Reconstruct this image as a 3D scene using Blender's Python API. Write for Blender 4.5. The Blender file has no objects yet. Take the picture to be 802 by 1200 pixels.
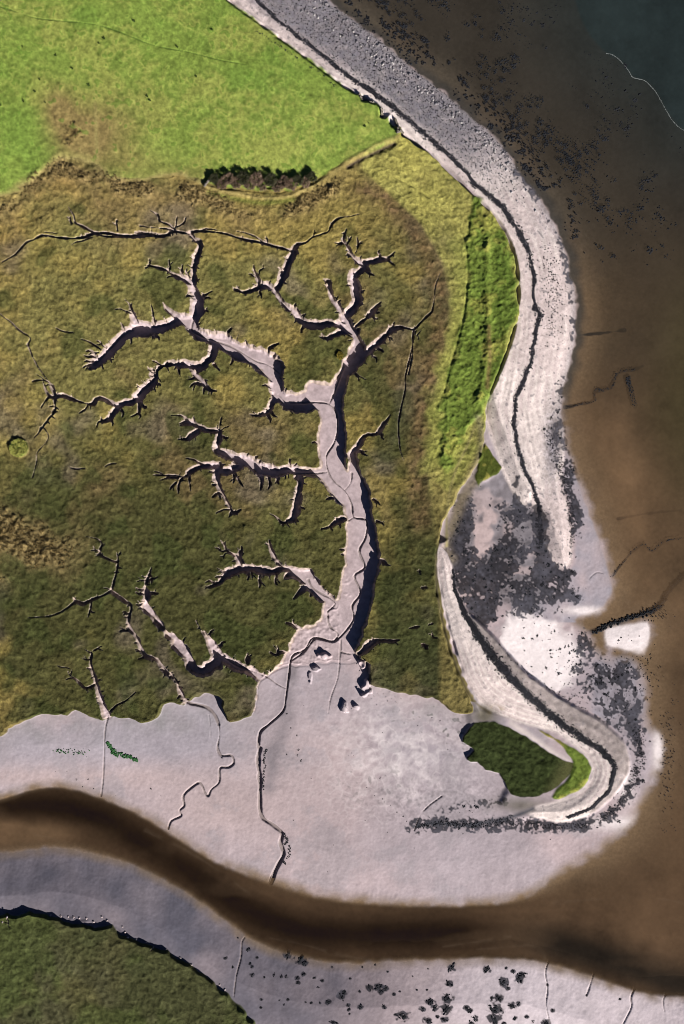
import bpy, bmesh, math, random
import numpy as np
rng = np.random.default_rng(7)
random.seed(7)
S = 0.25                      # metres per plan unit
CX, CY = 401.0, 600.0
f32 = np.float32
def W(x, y): return ((x - CX) * S, (CY - y) * S)
def srgb(r, g, b):
    def c(v):
        v /= 255.0
        return v / 12.92 if v <= 0.04045 else ((v + 0.055) / 1.055) ** 2.4
    return np.array([c(r), c(g), c(b)], f32)

scene = bpy.context.scene
root = scene.collection
# ------------------------------------------------------------------ grid
G = 0.8
X0, X1, Y0, Y1 = -100.0, 902.0, -100.0, 1300.0
xs = np.arange(X0, X1 + 1e-3, G, dtype=f32); ys = np.arange(Y0, Y1 + 1e-3, G, dtype=f32)
NX, NY = len(xs), len(ys)

def spline_axis(c, wl, n):
    u = (c - c[0]) / wl
    i = np.floor(u).astype(int); t = (u - i).astype(f32)
    w = [(1 - t) ** 3 / 6, (3 * t ** 3 - 6 * t ** 2 + 4) / 6, (-3 * t ** 3 + 3 * t ** 2 + 3 * t + 1) / 6, t ** 3 / 6]
    return i, w
def noise(wl, seed, wly=None):
    """smooth random field of unit spread on the grid, wavelength wl units"""
    wly = wly or wl
    r = np.random.default_rng(seed)
    ix, wx = spline_axis(xs, wl, NX); iy, wy = spline_axis(ys, wly, NY)
    L = r.standard_normal((iy.max() + 5, ix.max() + 5)).astype(f32)
    t = sum(wx[k][None, :] * L[:, ix + k] for k in range(4))
    o = sum(wy[k][:, None] * t[iy + k, :] for k in range(4))
    return o / (o.std() + 1e-6)
def fbm(wl, seed, octs=3, gain=0.55):
    o = 0; a = 1.0; tot = 0
    for k in range(octs):
        if wl / 2 ** k < 1.4: break
        o = o + a * noise(wl / 2 ** k, seed + 17 * k); tot += a * a; a *= gain
    return o / math.sqrt(tot)
def sstep(a, b, v):
    t = np.clip((v - a) / (b - a), 0, 1); return t * t * (3 - 2 * t)
def mix(a, b, w): return a + (b - a) * w

def catmull(P, n=3, closed=False):
    P = [np.array(p, float) for p in P]; out = []
    N = len(P)
    for i in range(N if closed else N - 1):
        if closed: p0, p1, p2, p3 = P[i - 1], P[i], P[(i + 1) % N], P[(i + 2) % N]
        else: p0, p1, p2, p3 = P[max(i - 1, 0)], P[i], P[i + 1], P[min(i + 2, N - 1)]
        for k in range(n):
            t = k / n
            out.append(0.5 * ((2 * p1) + (p2 - p0) * t + (2 * p0 - 5 * p1 + 4 * p2 - p3) * t * t + (3 * p1 - p0 - 3 * p2 + p3) * t ** 3))
    if not closed: out.append(P[-1])
    return np.array(out)

def win(x0, x1, y0, y1, pad):
    a = max(0, int((min(x0, x1) - pad - X0) / G)); b = min(NX, int((max(x0, x1) + pad - X0) / G) + 2)
    c = max(0, int((min(y0, y1) - pad - Y0) / G)); d = min(NY, int((max(y0, y1) + pad - Y0) / G) + 2)
    return slice(c, d), slice(a, b), (a < b and c < d)
def segdist(px, py, a, b):
    dx, dy = b[0] - a[0], b[1] - a[1]; L = dx * dx + dy * dy + 1e-9
    t = np.clip(((px - a[0]) * dx + (py - a[1]) * dy) / L, 0, 1)
    return np.hypot(px - a[0] - t * dx, py - a[1] - t * dy), t
def upsample(C, step):
    u = (xs - X0) / step; i = np.minimum(u.astype(int), C.shape[1] - 2); t = (u - i).astype(f32)
    A = C[:, i] * (1 - t) + C[:, i + 1] * t
    u = (ys - Y0) / step; i = np.minimum(u.astype(int), C.shape[0] - 2); t = ((u - i).astype(f32))[:, None]
    return A[i] * (1 - t) + A[i + 1] * t
def line_dist(P, closed=False, near=22):
    """distance to a polyline: coarse far away, exact near it"""
    st = 6.0
    cx = np.arange(X0, X1 + 2 * st, st, dtype=f32)[None, :]; cy = np.arange(Y0, Y1 + 2 * st, st, dtype=f32)[:, None]
    segs = [(P[i], P[(i + 1) % len(P)]) for i in range(len(P) if closed else len(P) - 1)]
    C = np.full((cy.shape[0], cx.shape[1]), 1e6, f32)
    for a, b in segs: C = np.minimum(C, segdist(cx, cy, a, b)[0])
    D = upsample(C.astype(f32), st)
    E = np.full((NY, NX), 1e6, f32)
    for a, b in segs:
        sy, sx, ok = win(a[0], b[0], a[1], b[1], near)
        if ok: E[sy, sx] = np.minimum(E[sy, sx], segdist(xs[None, sx], ys[sy, None], a, b)[0])
    return np.where(E < near - 4, E, D)
def inside(P):
    M = np.zeros((NY, NX), bool)
    for i in range(len(P)):
        (x1, y1), (x2, y2) = P[i][:2], P[(i + 1) % len(P)][:2]
        if y1 == y2: continue
        lo, hi = min(y1, y2), max(y1, y2)
        r = np.nonzero((ys >= lo) & (ys < hi))[0]
        if len(r) == 0: continue
        xc = x1 + (ys[r] - y1) * (x2 - x1) / (y2 - y1)
        M[r] ^= xs[None, :] < xc[:, None]
    return M
def poly(P, smooth=3):
    P = catmull(P, smooth, True) if smooth else np.array(P, float)
    D = line_dist(P, True)
    return np.where(inside(P), -D, D).astype(f32)
def T(x0, y0, pts, k=200 / 802.0):
    return [tuple([x0 + p[0] * k, y0 + p[1] * k] + ([p[2] * k] if len(p) > 2 else [])) for p in pts]

# ------------------------------------------------------------------ traced outlines (plan units)
LAND1 = [(-300, -300), (300, -300), (340, -60), (372, -22), (390, 2), (410, 16), (440, 40), (480, 74), (520, 105), (560, 140), (590, 170), (610, 200), (632, 227),
  (647, 252), (660, 282), (669, 312), (675, 342), (677, 372), (675, 402), (668, 432), (662, 455), (659, 480), (663, 505), (670, 535), (684, 574), (698, 612), (709, 645), (718, 676),
  (720, 695), (710, 712), (690, 721), (676, 727), (686, 740), (704, 765), (722, 772), (742, 774), (757, 798), (760, 828), (762, 851), (772, 862), (776, 881), (771, 903),
  (760, 930), (746, 956), (728, 978), (712, 990), (695, 1004), (668, 1018), (645, 1034), (620, 1048), (590, 1056), (540, 1060), (480, 1060), (430, 1057), (380, 1050),
  (340, 1040), (318, 1033), (290, 1024), (255, 1010), (220, 990), (190, 970), (160, 953), (130, 939), (105, 930), (75, 923), (45, 923), (20, 930), (0, 936), (-60, 950), (-300, 980)]
ISLE = [(711, 739), (726, 734), (745, 732), (760, 730), (763, 745), (757, 767), (741, 764), (726, 760), (713, 756)]
LAND2 = [(-300, 1010), (-60, 1004), (0, 1002), (30, 1000), (62, 996), (100, 1001), (150, 1015), (200, 1039), (240, 1065), (280, 1095), (310, 1112), (350, 1125), (400, 1133), (470, 1130),
  (540, 1128), (600, 1128), (640, 1133), (700, 1150), (740, 1165), (775, 1172), (802, 1172), (920, 1165), (1200, 1150), (1200, 1500), (-300, 1500)]
MARSH = [(-300, 885), (-60, 874), (0, 862), (8, 853), (28, 845), (48, 838), (66, 837), (78, 839), (88, 831), (104, 838), (120, 843), (130, 838), (142, 840), (155, 843), (166, 846), (178, 843),
  (187, 836), (193, 827), (205, 824), (215, 826), (226, 818), (240, 811), (252, 813), (262, 820), (260, 828), (265, 840), (270, 846), (285, 842), (295, 839), (299, 827), (301, 810),
  (304, 797), (340, 780), (420, 776), (432, 785), (434, 802), (450, 807), (470, 812), (500, 818), (515, 822), (528, 831), (540, 836), (553, 833), (551, 820), (544, 806),
  (535, 789), (525, 760), (517, 725), (512, 690), (510, 660), (512, 640), (520, 610), (535, 580), (550, 558), (562, 535), (568, 505), (570, 470), (590, 420), (604, 380), (607, 345),
  (605, 312), (596, 282), (575, 252), (548, 226), (530, 207), (500, 181), (466, 157), (440, 168), (380, 205), (372, 214), (340, 226), (300, 226), (246, 219), (215, 207), (200, 208), (180, 210), (150, 212), (128, 208),
  (118, 196), (95, 188), (75, 186), (60, 195), (45, 210), (25, 222), (0, 232), (-300, 265)]
FIELD = [(-300, 265), (0, 232), (25, 222), (45, 210), (60, 195), (75, 186), (95, 188), (118, 196), (128, 208), (150, 212), (180, 210), (200, 208), (215, 207), (246, 218), (300, 224), (340, 224), (372, 212), (400, 194),
  (430, 180), (464, 163), (464, 155), (458, 146), (456, 137), (447, 138), (446, 128), (436, 121), (425, 118), (421, 112), (400, 100), (350, 62), (300, 26), (262, -2), (140, -80), (-100, -300), (-300, -300)]
BEACH = [(140, -80), (262, -2), (300, 26), (350, 62), (400, 100), (421, 113), (437, 123), (450, 140), (466, 155), (500, 178), (530, 203), (552, 225), (578, 251), (596, 280), (605, 310), (607, 345), (603, 380),
  (593, 415), (581, 445), (572, 465), (569, 485), (573, 505), (582, 530), (590, 555), (601, 577), (612, 592), (626, 597), (637, 632), (647, 657), (660, 668), (671, 661), (673, 638), (671, 616),
  (666, 589), (660, 560), (664, 520), (659, 480), (662, 455), (668, 432), (675, 402), (677, 372), (675, 342), (669, 312), (660, 282), (647, 252), (632, 227), (610, 200), (590, 170), (560, 140), (520, 105), (480, 74),
  (440, 40), (410, 16), (390, 2), (372, -22), (340, -60), (260, -200), (140, -300)]
SPIT = [(512, 648), (516, 641), (524, 648), (530, 662), (534, 690), (545, 712), (560, 728), (583, 750), (610, 782), (640, 806), (670, 826), (700, 842), (725, 862), (738, 885), (738, 905),
  (727, 925), (708, 945), (690, 956), (660, 964), (635, 960), (617, 955), (615, 950), (634, 943), (652, 939), (676, 930), (690, 916), (694, 900), (684, 883), (664, 868), (650, 859), (628, 853),
  (606, 847), (585, 838), (566, 826), (556, 815), (546, 797), (536, 770), (525, 735), (517, 700), (512, 670)]
BANK = [(556, 236), (573, 256), (588, 275), (600, 297), (604, 323), (604, 350), (600, 380), (593, 409), (582, 439), (573, 469), (564, 484), (552, 502), (541, 522), (530, 545), (521, 556), (513, 545), (512, 520), (517, 480), (521, 443), (530, 421), (540, 387),
  (544, 361), (549, 331), (548, 309), (546, 280)]
CAP = [(630, 854), (648, 862), (666, 873), (682, 884), (693, 900), (690, 914), (678, 927), (656, 936), (646, 935), (652, 925), (664, 915), (672, 903), (672, 893), (655, 872), (638, 862)]
DARKP = [(569, 521), (578, 534), (587, 548), (580, 556), (570, 562), (562, 570), (556, 562), (561, 545), (566, 530)]
ISLET = [(541, 866), (548, 858), (556, 848), (572, 846), (587, 848), (605, 857), (622, 868), (640, 880), (660, 890), (672, 895), (668, 906), (656, 920), (640, 930), (622, 934), (610, 935), (600, 930), (592, 918), (586, 906), (570, 902), (560, 893),
  (552, 893), (548, 888), (556, 880), (550, 874), (541, 872)]
MARSH2 = [(-300, 1085), (-60, 1076), (0, 1073), (9, 1070), (20, 1071), (37, 1069), (56, 1071), (72, 1080), (86, 1084), (104, 1086), (112, 1088), (132, 1084), (142, 1094), (158, 1104), (180, 1109), (200, 1119), (228, 1136), (255, 1156),
  (272, 1170), (290, 1190), (306, 1215), (320, 1320), (320, 1500), (-300, 1500)]
LEDGE2 = [(66, 1074), (80, 1073), (92, 1079), (104, 1078), (116, 1078), (124, 1072), (132, 1080), (146, 1092), (142, 1096), (130, 1086), (110, 1088), (86, 1086), (72, 1082)]
TRUNK = (T(340, 400, [(285, 20), (268, 55), (245, 100), (215, 160), (190, 192), (110, 183), (80, 192), (55, 225), (20, 243), (-25, 240), (-50, 300), (0, 330), (60, 332), (125, 308), (140, 340), (125, 450), (132, 520), (137, 585), (90, 595), (40, 604), (30, 634), (100, 632), (135, 640), (200, 730), (238, 775)])
  + T(340, 580, [(248, 70), (258, 100), (265, 160), (262, 260), (252, 380), (215, 485), (190, 460), (150, 510), (140, 590), (90, 615), (30, 630), (0, 690)])
  + T(240, 720, [(400, 100), (390, 165), (340, 235), (295, 290), (250, 320), (235, 430), (240, 520), (400, 540), (700, 480), (770, 360), (770, 240), (715, 170), (730, 140)])
  + T(340, 580, [(330, 690), (350, 620), (385, 520), (402, 400), (428, 310), (412, 220), (398, 120), (378, 0)])
  + T(340, 400, [(385, 760), (380, 720), (335, 625), (312, 540), (300, 505), (280, 535), (272, 610), (262, 560), (268, 420), (250, 320), (258, 240), (275, 170), (320, 100), (385, 65), (360, 40), (330, 0)]))

# creeks: (x, y, full width)
CREEKS = [
 # northern drain with its parallel strands and twigs
 T(0, 240, [(20,275,4),(80,240,5),(130,185,10),(165,172,12),(210,150,13),(290,162,12),(350,165,12),(405,158,14),(450,140,15),(520,140,14),(570,150,15),(640,150,17),(690,145,17),(740,150,17),(800,150,16)]),
 T(160, 240, [(0,155,16),(70,150,16),(130,155,17),(180,132,20),(240,140,20),(290,130,13),(380,135,11),(430,145,11),(480,160,13),(540,175,13),(600,185,17),(650,200,15),(700,215,16),(740,222,22)]),
 T(0, 240, [(450,140,9),(500,155,9),(560,157,8),(640,162,6)]), T(160, 240, [(0,135,9),(70,138,10),(130,146,9)]), T(160, 240, [(20,105,6),(80,115,7),(150,120,9),(180,130,12)]),
 T(160, 240, [(70,35,5),(105,55,8),(115,85,10),(160,100,10),(185,122,12)]), T(160, 240, [(235,70,6),(225,95,8),(185,115,8)]), T(160, 240, [(195,65,5),(190,112,8)]),
 T(160, 240, [(290,128,6),(330,118,7),(380,125,7)]), T(160, 240, [(470,130,5),(520,140,7),(570,160,8),(600,185,9)]), T(160, 240, [(610,160,6),(620,195,10)]),
 T(0, 240, [(330,20,4),(355,60,5),(360,90,8),(390,105,10),(450,138,12)]), T(0, 240, [(325,65,5),(345,95,8)]), T(0, 240, [(555,80,6),(558,130,8)]), T(0, 240, [(345,195,4),(365,182,6),(400,175,6),(440,160,5)]), T(0, 240, [(220,135,5),(275,142,7)]),
 T(0, 240, [(270,582,4),(300,598,6),(350,606,4)]),
 # drain down to the western junction
 T(160, 240, [(255,145,18),(275,165,22),(298,185,28),(300,205,32),(285,250,30),(275,300,32),(268,360,34),(268,400,40),(288,440,46),(288,500,54),(268,550,60)]),
 T(160, 240, [(60,290,9),(100,300,15),(150,315,18),(190,345,21),(240,355,25),(265,368,30)]), T(160, 240, [(65,262,5),(62,292,8)]), T(160, 240, [(158,265,5),(155,318,14)]), T(160, 240, [(220,290,5),(226,348,12)]), T(160, 240, [(242,305,5),(246,352,12)]), T(160, 240, [(150,348,5),(185,340,12)]), T(160, 240, [(45,308,4),(65,292,8)]),
 T(160, 240, [(358,410,5),(322,430,13),(300,445,20)]), T(160, 240, [(350,445,5),(312,440,12)]), T(160, 240, [(338,505,5),(305,500,12)]), T(160, 240, [(298,355,5),(270,358,10)]), T(160, 240, [(240,435,6),(262,425,14)]),
 # western arm
 T(160, 240, [(265,548,60),(200,547,48),(150,567,50),(90,582,54),(30,575,50),(0,580,50)]),
 T(0, 240, [(740,585,52),(690,590,50),(640,600,48),(600,607,54),(560,642,58),(520,682,58),(480,725,52),(450,752,36),(428,772,14)]),
 T(0, 240, [(398,768,5),(440,755,14)]), T(0, 240, [(405,740,5),(440,737,14)]), T(0, 240, [(403,710,5),(460,712,14)]), T(0, 240, [(412,690,5),(470,697,14)]), T(0, 240, [(388,635,5),(430,650,8),(478,682,12)]), T(0, 240, [(462,643,5),(505,670,12)]),
 T(0, 240, [(592,450,6),(612,470,14),(625,500,22),(635,545,24),(645,585,24)]), T(0, 240, [(548,497,4),(612,507,8)]), T(0, 240, [(625,465,5),(622,490,12)]), T(0, 240, [(715,475,5),(725,520,14),(725,572,22)]), T(0, 240, [(573,560,5),(585,590,14)]), T(0, 240, [(620,658,6),(618,620,16)]), T(0, 240, [(752,640,5),(735,612,18)]), T(0, 240, [(722,632,5),(732,605,16)]), T(0, 240, [(530,742,6),(512,712,14)]), T(0, 240, [(490,772,6),(480,740,12)]), T(0, 240, [(565,680,5),(552,655,12)]),
 T(160, 240, [(130,465,9),(145,490,17),(180,520,24),(220,548,30)]),
 # trunk from the western junction to the main channel
 T(160, 240, [(250,555,60),(268,590,64),(310,618,62),(370,633,66),(430,655,78),(490,688,90),(550,715,100),(610,742,112),(650,785,100)]),
 T(160, 400, [(640,120,98),(652,160,72),(658,210,64),(668,250,74),(720,272,76),(770,287,78),(810,285,90)]), T(340, 400, [(0,285,74),(60,280,96),(130,262,120),(170,262,130)]),
 T(160, 240, [(370,592,6),(370,622,12)]), T(160, 240, [(448,585,8),(425,622,14)]), T(160, 240, [(515,640,8),(515,668,12)]), T(160, 240, [(668,655,10),(628,675,18),(618,705,18)]), T(160, 240, [(445,752,6),(468,700,14)]),
 T(160, 400, [(390,5,6),(400,30,10)]), T(160, 400, [(395,140,6),(365,110,20)]), T(160, 400, [(535,345,5),(575,350,14),(618,330,26),(638,295,34),(655,260,40)]), T(160, 400, [(630,382,6),(618,345,18)]), T(160, 400, [(662,357,5),(632,330,16)]), T(160, 400, [(595,210,6),(635,215,16)]), T(160, 400, [(735,340,4),(715,305,12)]), T(160, 400, [(545,355,4),(600,345,10)]),
 # south-western arm of that junction
 T(160, 240, [(367,645,46),(360,700,44),(332,738,46),(290,775,42)]),
 T(160, 400, [(290,120,44),(240,115,40),(190,110,34),(140,115,36),(105,140,42),(80,190,46),(40,225,44),(0,265,38)]),
 T(0, 400, [(745,150,44),(720,190,46),(690,225,44),(640,275,34),(590,290,32),(555,300,26),(520,285,20),(470,268,20),(440,293,22),(410,293,18),(350,275,18),(300,258,24),(265,265,26)]),
 T(0, 400, [(558,300,24),(535,345,28),(510,370,22),(470,380,13),(460,402,7)]), T(0, 400, [(572,300,14),(578,358,8)]), T(0, 400, [(650,270,16),(660,310,16),(650,340,9),(620,356,5)]), T(0, 400, [(690,310,14),(660,275,20)]), T(0, 400, [(660,362,6),(660,330,10)]), T(0, 400, [(532,398,8),(530,365,14)]), T(0, 400, [(418,298,12),(405,322,10),(378,338,5)]), T(0, 400, [(735,95,5),(755,112,10)]), T(0, 400, [(700,125,6),(730,140,12)]), T(0, 400, [(735,235,6),(728,200,12)]), T(0, 400, [(650,205,5),(672,222,10)]),
 T(160, 400, [(255,125,24),(285,160,26),(320,200,24),(345,230,14),(378,235,5)]), T(160, 400, [(245,180,6),(275,172,14)]), T(160, 400, [(255,217,6),(300,200,18)]), T(160, 400, [(318,248,6),(335,212,14)]), T(160, 400, [(355,248,6),(335,215,12)]), T(160, 400, [(210,170,6),(203,140,12),(190,115,14)]), T(160, 400, [(82,95,5),(105,105,9),(125,120,14)]), T(160, 400, [(118,210,6),(95,185,16)]),
 # far western fork
 T(0, 400, [(265,262,14),(245,210,12),(215,165,8),(180,115,7),(160,75,8),(140,20,9),(150,-5,9)]), T(0, 240, [(135,660,9),(150,628,9),(100,595,6),(60,555,6),(30,535,4),(0,510,4),(-80,470,4)]),
 T(0, 400, [(158,190,6),(205,183,11),(238,195,12)]), T(0, 400, [(175,155,4),(212,182,8)]), T(0, 400, [(208,190,8),(222,235,10),(242,262,14),(265,265,18)]), T(0, 400, [(200,312,7),(230,270,13),(265,262,18)]), T(0, 400, [(265,270,20),(262,330,15),(235,365,13),(205,405,13),(185,435,7),(168,452,4)]), T(0, 400, [(215,410,6),(235,450,6),(210,490,5),(180,525,4),(178,570,4),(160,640,6)]), T(0, 400, [(218,210,6),(250,205,7),(262,245,10)]),
 T(0, 400, [(330,588,4),(355,600,7),(405,598,4)]), T(0, 400, [(500,590,4),(520,578,6),(550,575,4)]),
 # eastern fan
 T(340, 240, [(292,592,50),(268,552,44),(256,532,42),(290,490,40),(315,455,42),(307,400,38),(296,350,36),(320,320,38),(345,288,40),(300,252,27),(270,200,25),(250,170,26),(266,122,9)]),
 T(340, 240, [(212,185,5),(248,180,18)]), T(340, 240, [(218,200,5),(250,185,12)]), T(340, 240, [(288,158,5),(268,190,14)]), T(340, 240, [(345,285,34),(380,270,28),(430,262,24),(465,252,18),(492,228,5)]), T(340, 240, [(488,290,5),(450,262,18)]), T(340, 240, [(418,222,6),(420,258,14)]), T(340, 240, [(315,160,5),(320,195,13),(308,232,10)]), T(340, 240, [(338,180,5),(320,197,9)]), T(340, 240, [(392,337,5),(355,300,18)]), T(340, 240, [(350,408,5),(312,405,14)]), T(340, 240, [(275,358,5),(295,350,14)]), T(340, 240, [(268,245,5),(295,250,12)]),
 T(340, 240, [(252,542,38),(225,480,27),(196,440,23),(186,395,25),(184,368,22),(158,356,7)]), T(340, 240, [(235,455,6),(215,468,14)]),
 T(340, 240, [(290,592,44),(240,562,38),(190,560,42),(140,565,38),(100,560,38),(60,548,38),(30,515,34),(0,485,30)]), T(160, 240, [(722,492,32),(690,465,29),(660,430,32),(640,395,33),(610,385,31),(580,390,31),(550,405,25),(510,415,21),(470,405,13),(458,394,5)]),
 T(160, 240, [(475,388,4),(480,410,10)]), T(160, 240, [(650,400,32),(680,370,35),(700,320,36),(720,270,34),(735,228,30)]), T(160, 240, [(578,388,22),(570,340,20),(557,320,13),(553,288,5)]), T(160, 240, [(597,290,5),(578,328,10)]), T(160, 240, [(530,330,5),(562,340,10)]), T(160, 240, [(588,442,6),(585,400,16)]), T(160, 240, [(670,300,6),(690,320,14)]), T(160, 240, [(775,602,6),(785,565,16)]), T(160, 240, [(748,470,6),(740,490,14)]),
 T(340, 240, [(10,222,24),(35,195,18),(75,185,10),(105,160,8),(150,145,9),(180,135,9),(195,100,9),(230,70,7),(290,60,4),(325,50,3)]), T(340, 240, [(115,125,4),(110,158,6)]), T(340, 240, [(190,90,4),(196,110,6)]), T(340, 240, [(40,235,6),(20,218,14)]),
 T(340, 240, [(290,595,34),(240,600,33),(200,618,28),(170,633,13),(150,610,5)]), T(340, 240, [(140,622,4),(165,628,10)]), T(340, 240, [(176,645,5),(172,630,10)]),
 T(340, 240, [(290,592,40),(312,570,19),(350,545,19),(380,515,23),(400,485,15),(427,463,5)]), T(340, 240, [(417,510,5),(380,510,10)]), T(340, 240, [(408,540,5),(375,525,10)]), T(340, 240, [(424,478,4),(400,485,8)]),
 T(340, 240, [(300,600,50),(312,650,58),(325,700,80),(280,760,80)]),
 T(340, 240, [(330,700,60),(360,690,38),(400,660,33),(440,625,31),(480,590,25),(530,580,15),(580,590,13),(610,560,11),(640,530,11),(665,508,7)]), T(340, 240, [(490,558,5),(483,588,12)]), T(340, 240, [(405,742,6),(382,690,26)]), T(340, 240, [(438,695,5),(408,665,22)]), T(340, 240, [(480,640,5),(448,618,14)]), T(340, 240, [(462,570,4),(470,600,12)]),
 T(340, 240, [(580,595,12),(575,660,10),(572,720,8),(555,800,8)]), T(340, 400, [(572,30,8),(560,90,8),(540,170,8),(540,230,7),(520,320,8),(508,400,6),(515,500,5),(532,560,3)]), T(340, 240, [(665,508,7),(675,450,5),(680,390,4),(702,330,3)]), T(340, 240, [(590,595,6),(600,640,4)]),
 T(340, 400, [(355,182,5),(315,160,12),(275,128,24)]), T(340, 400, [(322,185,5),(300,150,12)]), T(340, 400, [(290,545,30),(290,520,32),(320,490,30),(345,447,25),(405,435,19),(435,397,20),(458,368,11),(470,348,4)]), T(340, 400, [(440,462,5),(418,432,14)]), T(340, 400, [(360,537,6),(312,515,20)]), T(340, 400, [(105,478,8),(140,480,14)]),
 # middle arm
 T(160, 400, [(820,615,44),(740,607,52),(690,607,56),(640,612,56),(580,600,60),(540,570,58),(500,560,62),(450,540,48),(400,520,42),(380,505,42),(386,460,33),(390,420,35),(340,420,29),(300,405,25),(265,385,25),(230,382,17),(208,387,6)]),
 T(160, 400, [(300,412,24),(265,440,25),(235,462,17),(198,460,5)]), T(160, 400, [(168,350,5),(220,352,11),(240,375,15)]), T(160, 400, [(402,362,7),(395,400,19),(390,430,28)]), T(160, 400, [(438,400,5),(410,410,11),(393,430,16)]), T(160, 400, [(432,452,5),(398,450,16)]), T(160, 400, [(208,398,5),(235,390,10)]), T(160, 400, [(310,392,5),(300,410,12)]),
 T(160, 400, [(500,570,46),(450,605,42),(400,610,38),(375,580,38),(340,585,32),(300,590,32),(260,610,29),(225,635,28),(170,630,17),(130,630,11),(85,628,5)]), T(160, 400, [(238,550,5),(280,560,12),(312,582,18)]), T(160, 400, [(118,652,5),(160,640,10),(200,642,18)]), T(160, 400, [(202,716,6),(200,680,16),(218,640,24)]), T(160, 400, [(163,695,5),(190,665,14)]), T(160, 400, [(258,702,6),(252,660,12),(250,630,18)]), T(160, 400, [(88,612,4),(130,628,9)]),
 T(160, 400, [(378,585,34),(380,640,33),(395,690,27),(420,740,17),(442,775,17)]), T(160, 580, [(420,15,15),(440,60,19),(462,85,20),(492,68,8)]), T(160, 580, [(378,85,5),(410,70,10),(440,68,16)]), T(160, 400, [(358,672,6),(386,672,16)]), T(160, 400, [(362,732,7),(385,714,13),(408,718,14)]), T(160, 580, [(436,105,5),(450,75,14)]), T(160, 400, [(400,742,5),(392,712,12)]),
 T(160, 400, [(503,682,6),(475,640,14),(455,608,24)]), T(160, 400, [(585,697,8),(592,650,24),(580,615,40)]), T(160, 400, [(622,692,6),(620,630,26)]), T(160, 400, [(668,670,6),(658,630,22)]), T(160, 400, [(455,665,5),(460,630,14)]),
 T(160, 400, [(760,630,50),(772,660,36),(760,710,33),(745,760,31),(755,800,29)]), T(160, 580, [(768,0,34),(745,60,35),(730,110,32),(690,132,16),(660,105,9),(630,88,4)]), T(160, 580, [(762,126,5),(735,110,12)]), T(160, 580, [(690,148,5),(695,128,10)]), T(160, 400, [(725,745,5),(745,740,14)]), T(160, 580, [(790,65,5),(755,55,14)]),
 T(160, 400, [(722,555,7),(725,590,16)]), T(160, 400, [(752,576,6),(732,592,12)]), T(160, 400, [(568,543,8),(548,565,20)]),
 # lower arm
 T(340, 580, [(210,520,60),(165,480,58),(130,440,62),(90,400,58),(50,375,60),(0,370,56)]), T(160, 580, [(800,372,60),(770,367,56),(720,350,48),(690,345,44),(640,360,48),(600,358,48),(560,345,44),(500,345,40),(460,350,42),(420,380,42),(390,413,28),(340,437,7)]),
 T(160, 580, [(328,410,5),(388,410,13)]), T(160, 580, [(373,385,5),(408,388,13)]), T(160, 580, [(383,343,5),(428,366,12)]), T(160, 580, [(325,440,4),(360,425,10)]), T(160, 580, [(395,355,4),(440,372,10)]),
 T(160, 580, [(490,338,28),(470,285,21),(430,265,21),(415,235,13),(398,213,7)]), T(160, 580, [(373,245,5),(420,262,12)]), T(160, 580, [(398,287,5),(432,273,10)]), T(160, 580, [(496,243,9),(488,292,18)]), T(160, 580, [(508,320,5),(490,300,14)]),
 T(160, 580, [(625,213,8),(635,260,17),(660,310,23),(690,340,30)]), T(160, 580, [(605,228,4),(628,232,10)]), T(160, 580, [(580,432,6),(585,375,18)]), T(160, 580, [(525,397,8),(520,350,22)]), T(160, 580, [(660,418,8),(660,370,22)]), T(160, 580, [(738,487,5),(770,455,21),(800,420,28)]), T(160, 580, [(545,395,5),(545,350,18)]),
 T(340, 580, [(20,482,6),(60,445,18),(90,425,24)]), T(340, 580, [(97,473,8),(112,440,16)]), T(340, 580, [(170,440,4),(160,465,14)]),
 # lower western loop
 T(160, 580, [(75,338,7),(60,380,23),(45,430,28),(55,480,26),(45,510,34),(75,560,38),(120,610,37),(170,670,40),(215,700,46),(240,760,44),(262,800,50)]),
 T(60, 740, [(570,15,40),(600,60,44),(640,120,44),(660,165,46),(710,187,52),(760,162,50),(792,130,50),(770,90,42),(742,40,32),(722,0,24)]),
 T(240, 720, [(20,240,48),(68,208,56),(120,222,58),(170,250,48),(230,272,50),(275,300,50),(315,330,50),(350,345,40)]), T(160, 580, [(283,588,7),(310,640,17),(345,690,27),(380,750,35),(395,800,50)]), T(240, 720, [(15,95,14),(40,140,27),(75,200,45)]),
 T(160, 580, [(365,632,6),(335,655,14)]), T(160, 580, [(418,688,6),(390,710,16)]), T(160, 580, [(525,742,6),(525,780,16)]), T(160, 580, [(105,460,6),(62,468,18)]), T(160, 580, [(102,383,6),(68,395,16)]), T(160, 580, [(3,435,5),(45,440,12)]), T(160, 580, [(8,405,4),(52,400,10)]), T(160, 580, [(232,668,6),(222,705,16)]), T(160, 580, [(2,455,4),(48,465,12)]), T(160, 580, [(5,512,5),(45,512,14)]), T(160, 580, [(15,530,4),(45,528,14)]), T(160, 580, [(30,378,4),(58,388,10)]),
 T(160, 580, [(108,640,5),(128,612,14)]), T(160, 580, [(160,700,5),(182,690,14)]), T(240, 720, [(205,183,6),(205,225,14)]), T(240, 720, [(312,255,6),(308,295,14)]), T(240, 720, [(385,38,8),(420,50,20),(460,75,30)]), T(240, 720, [(310,175,8),(390,182,16)]), T(240, 720, [(340,145,4),(345,178,12)]),
 # small western creeks
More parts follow.
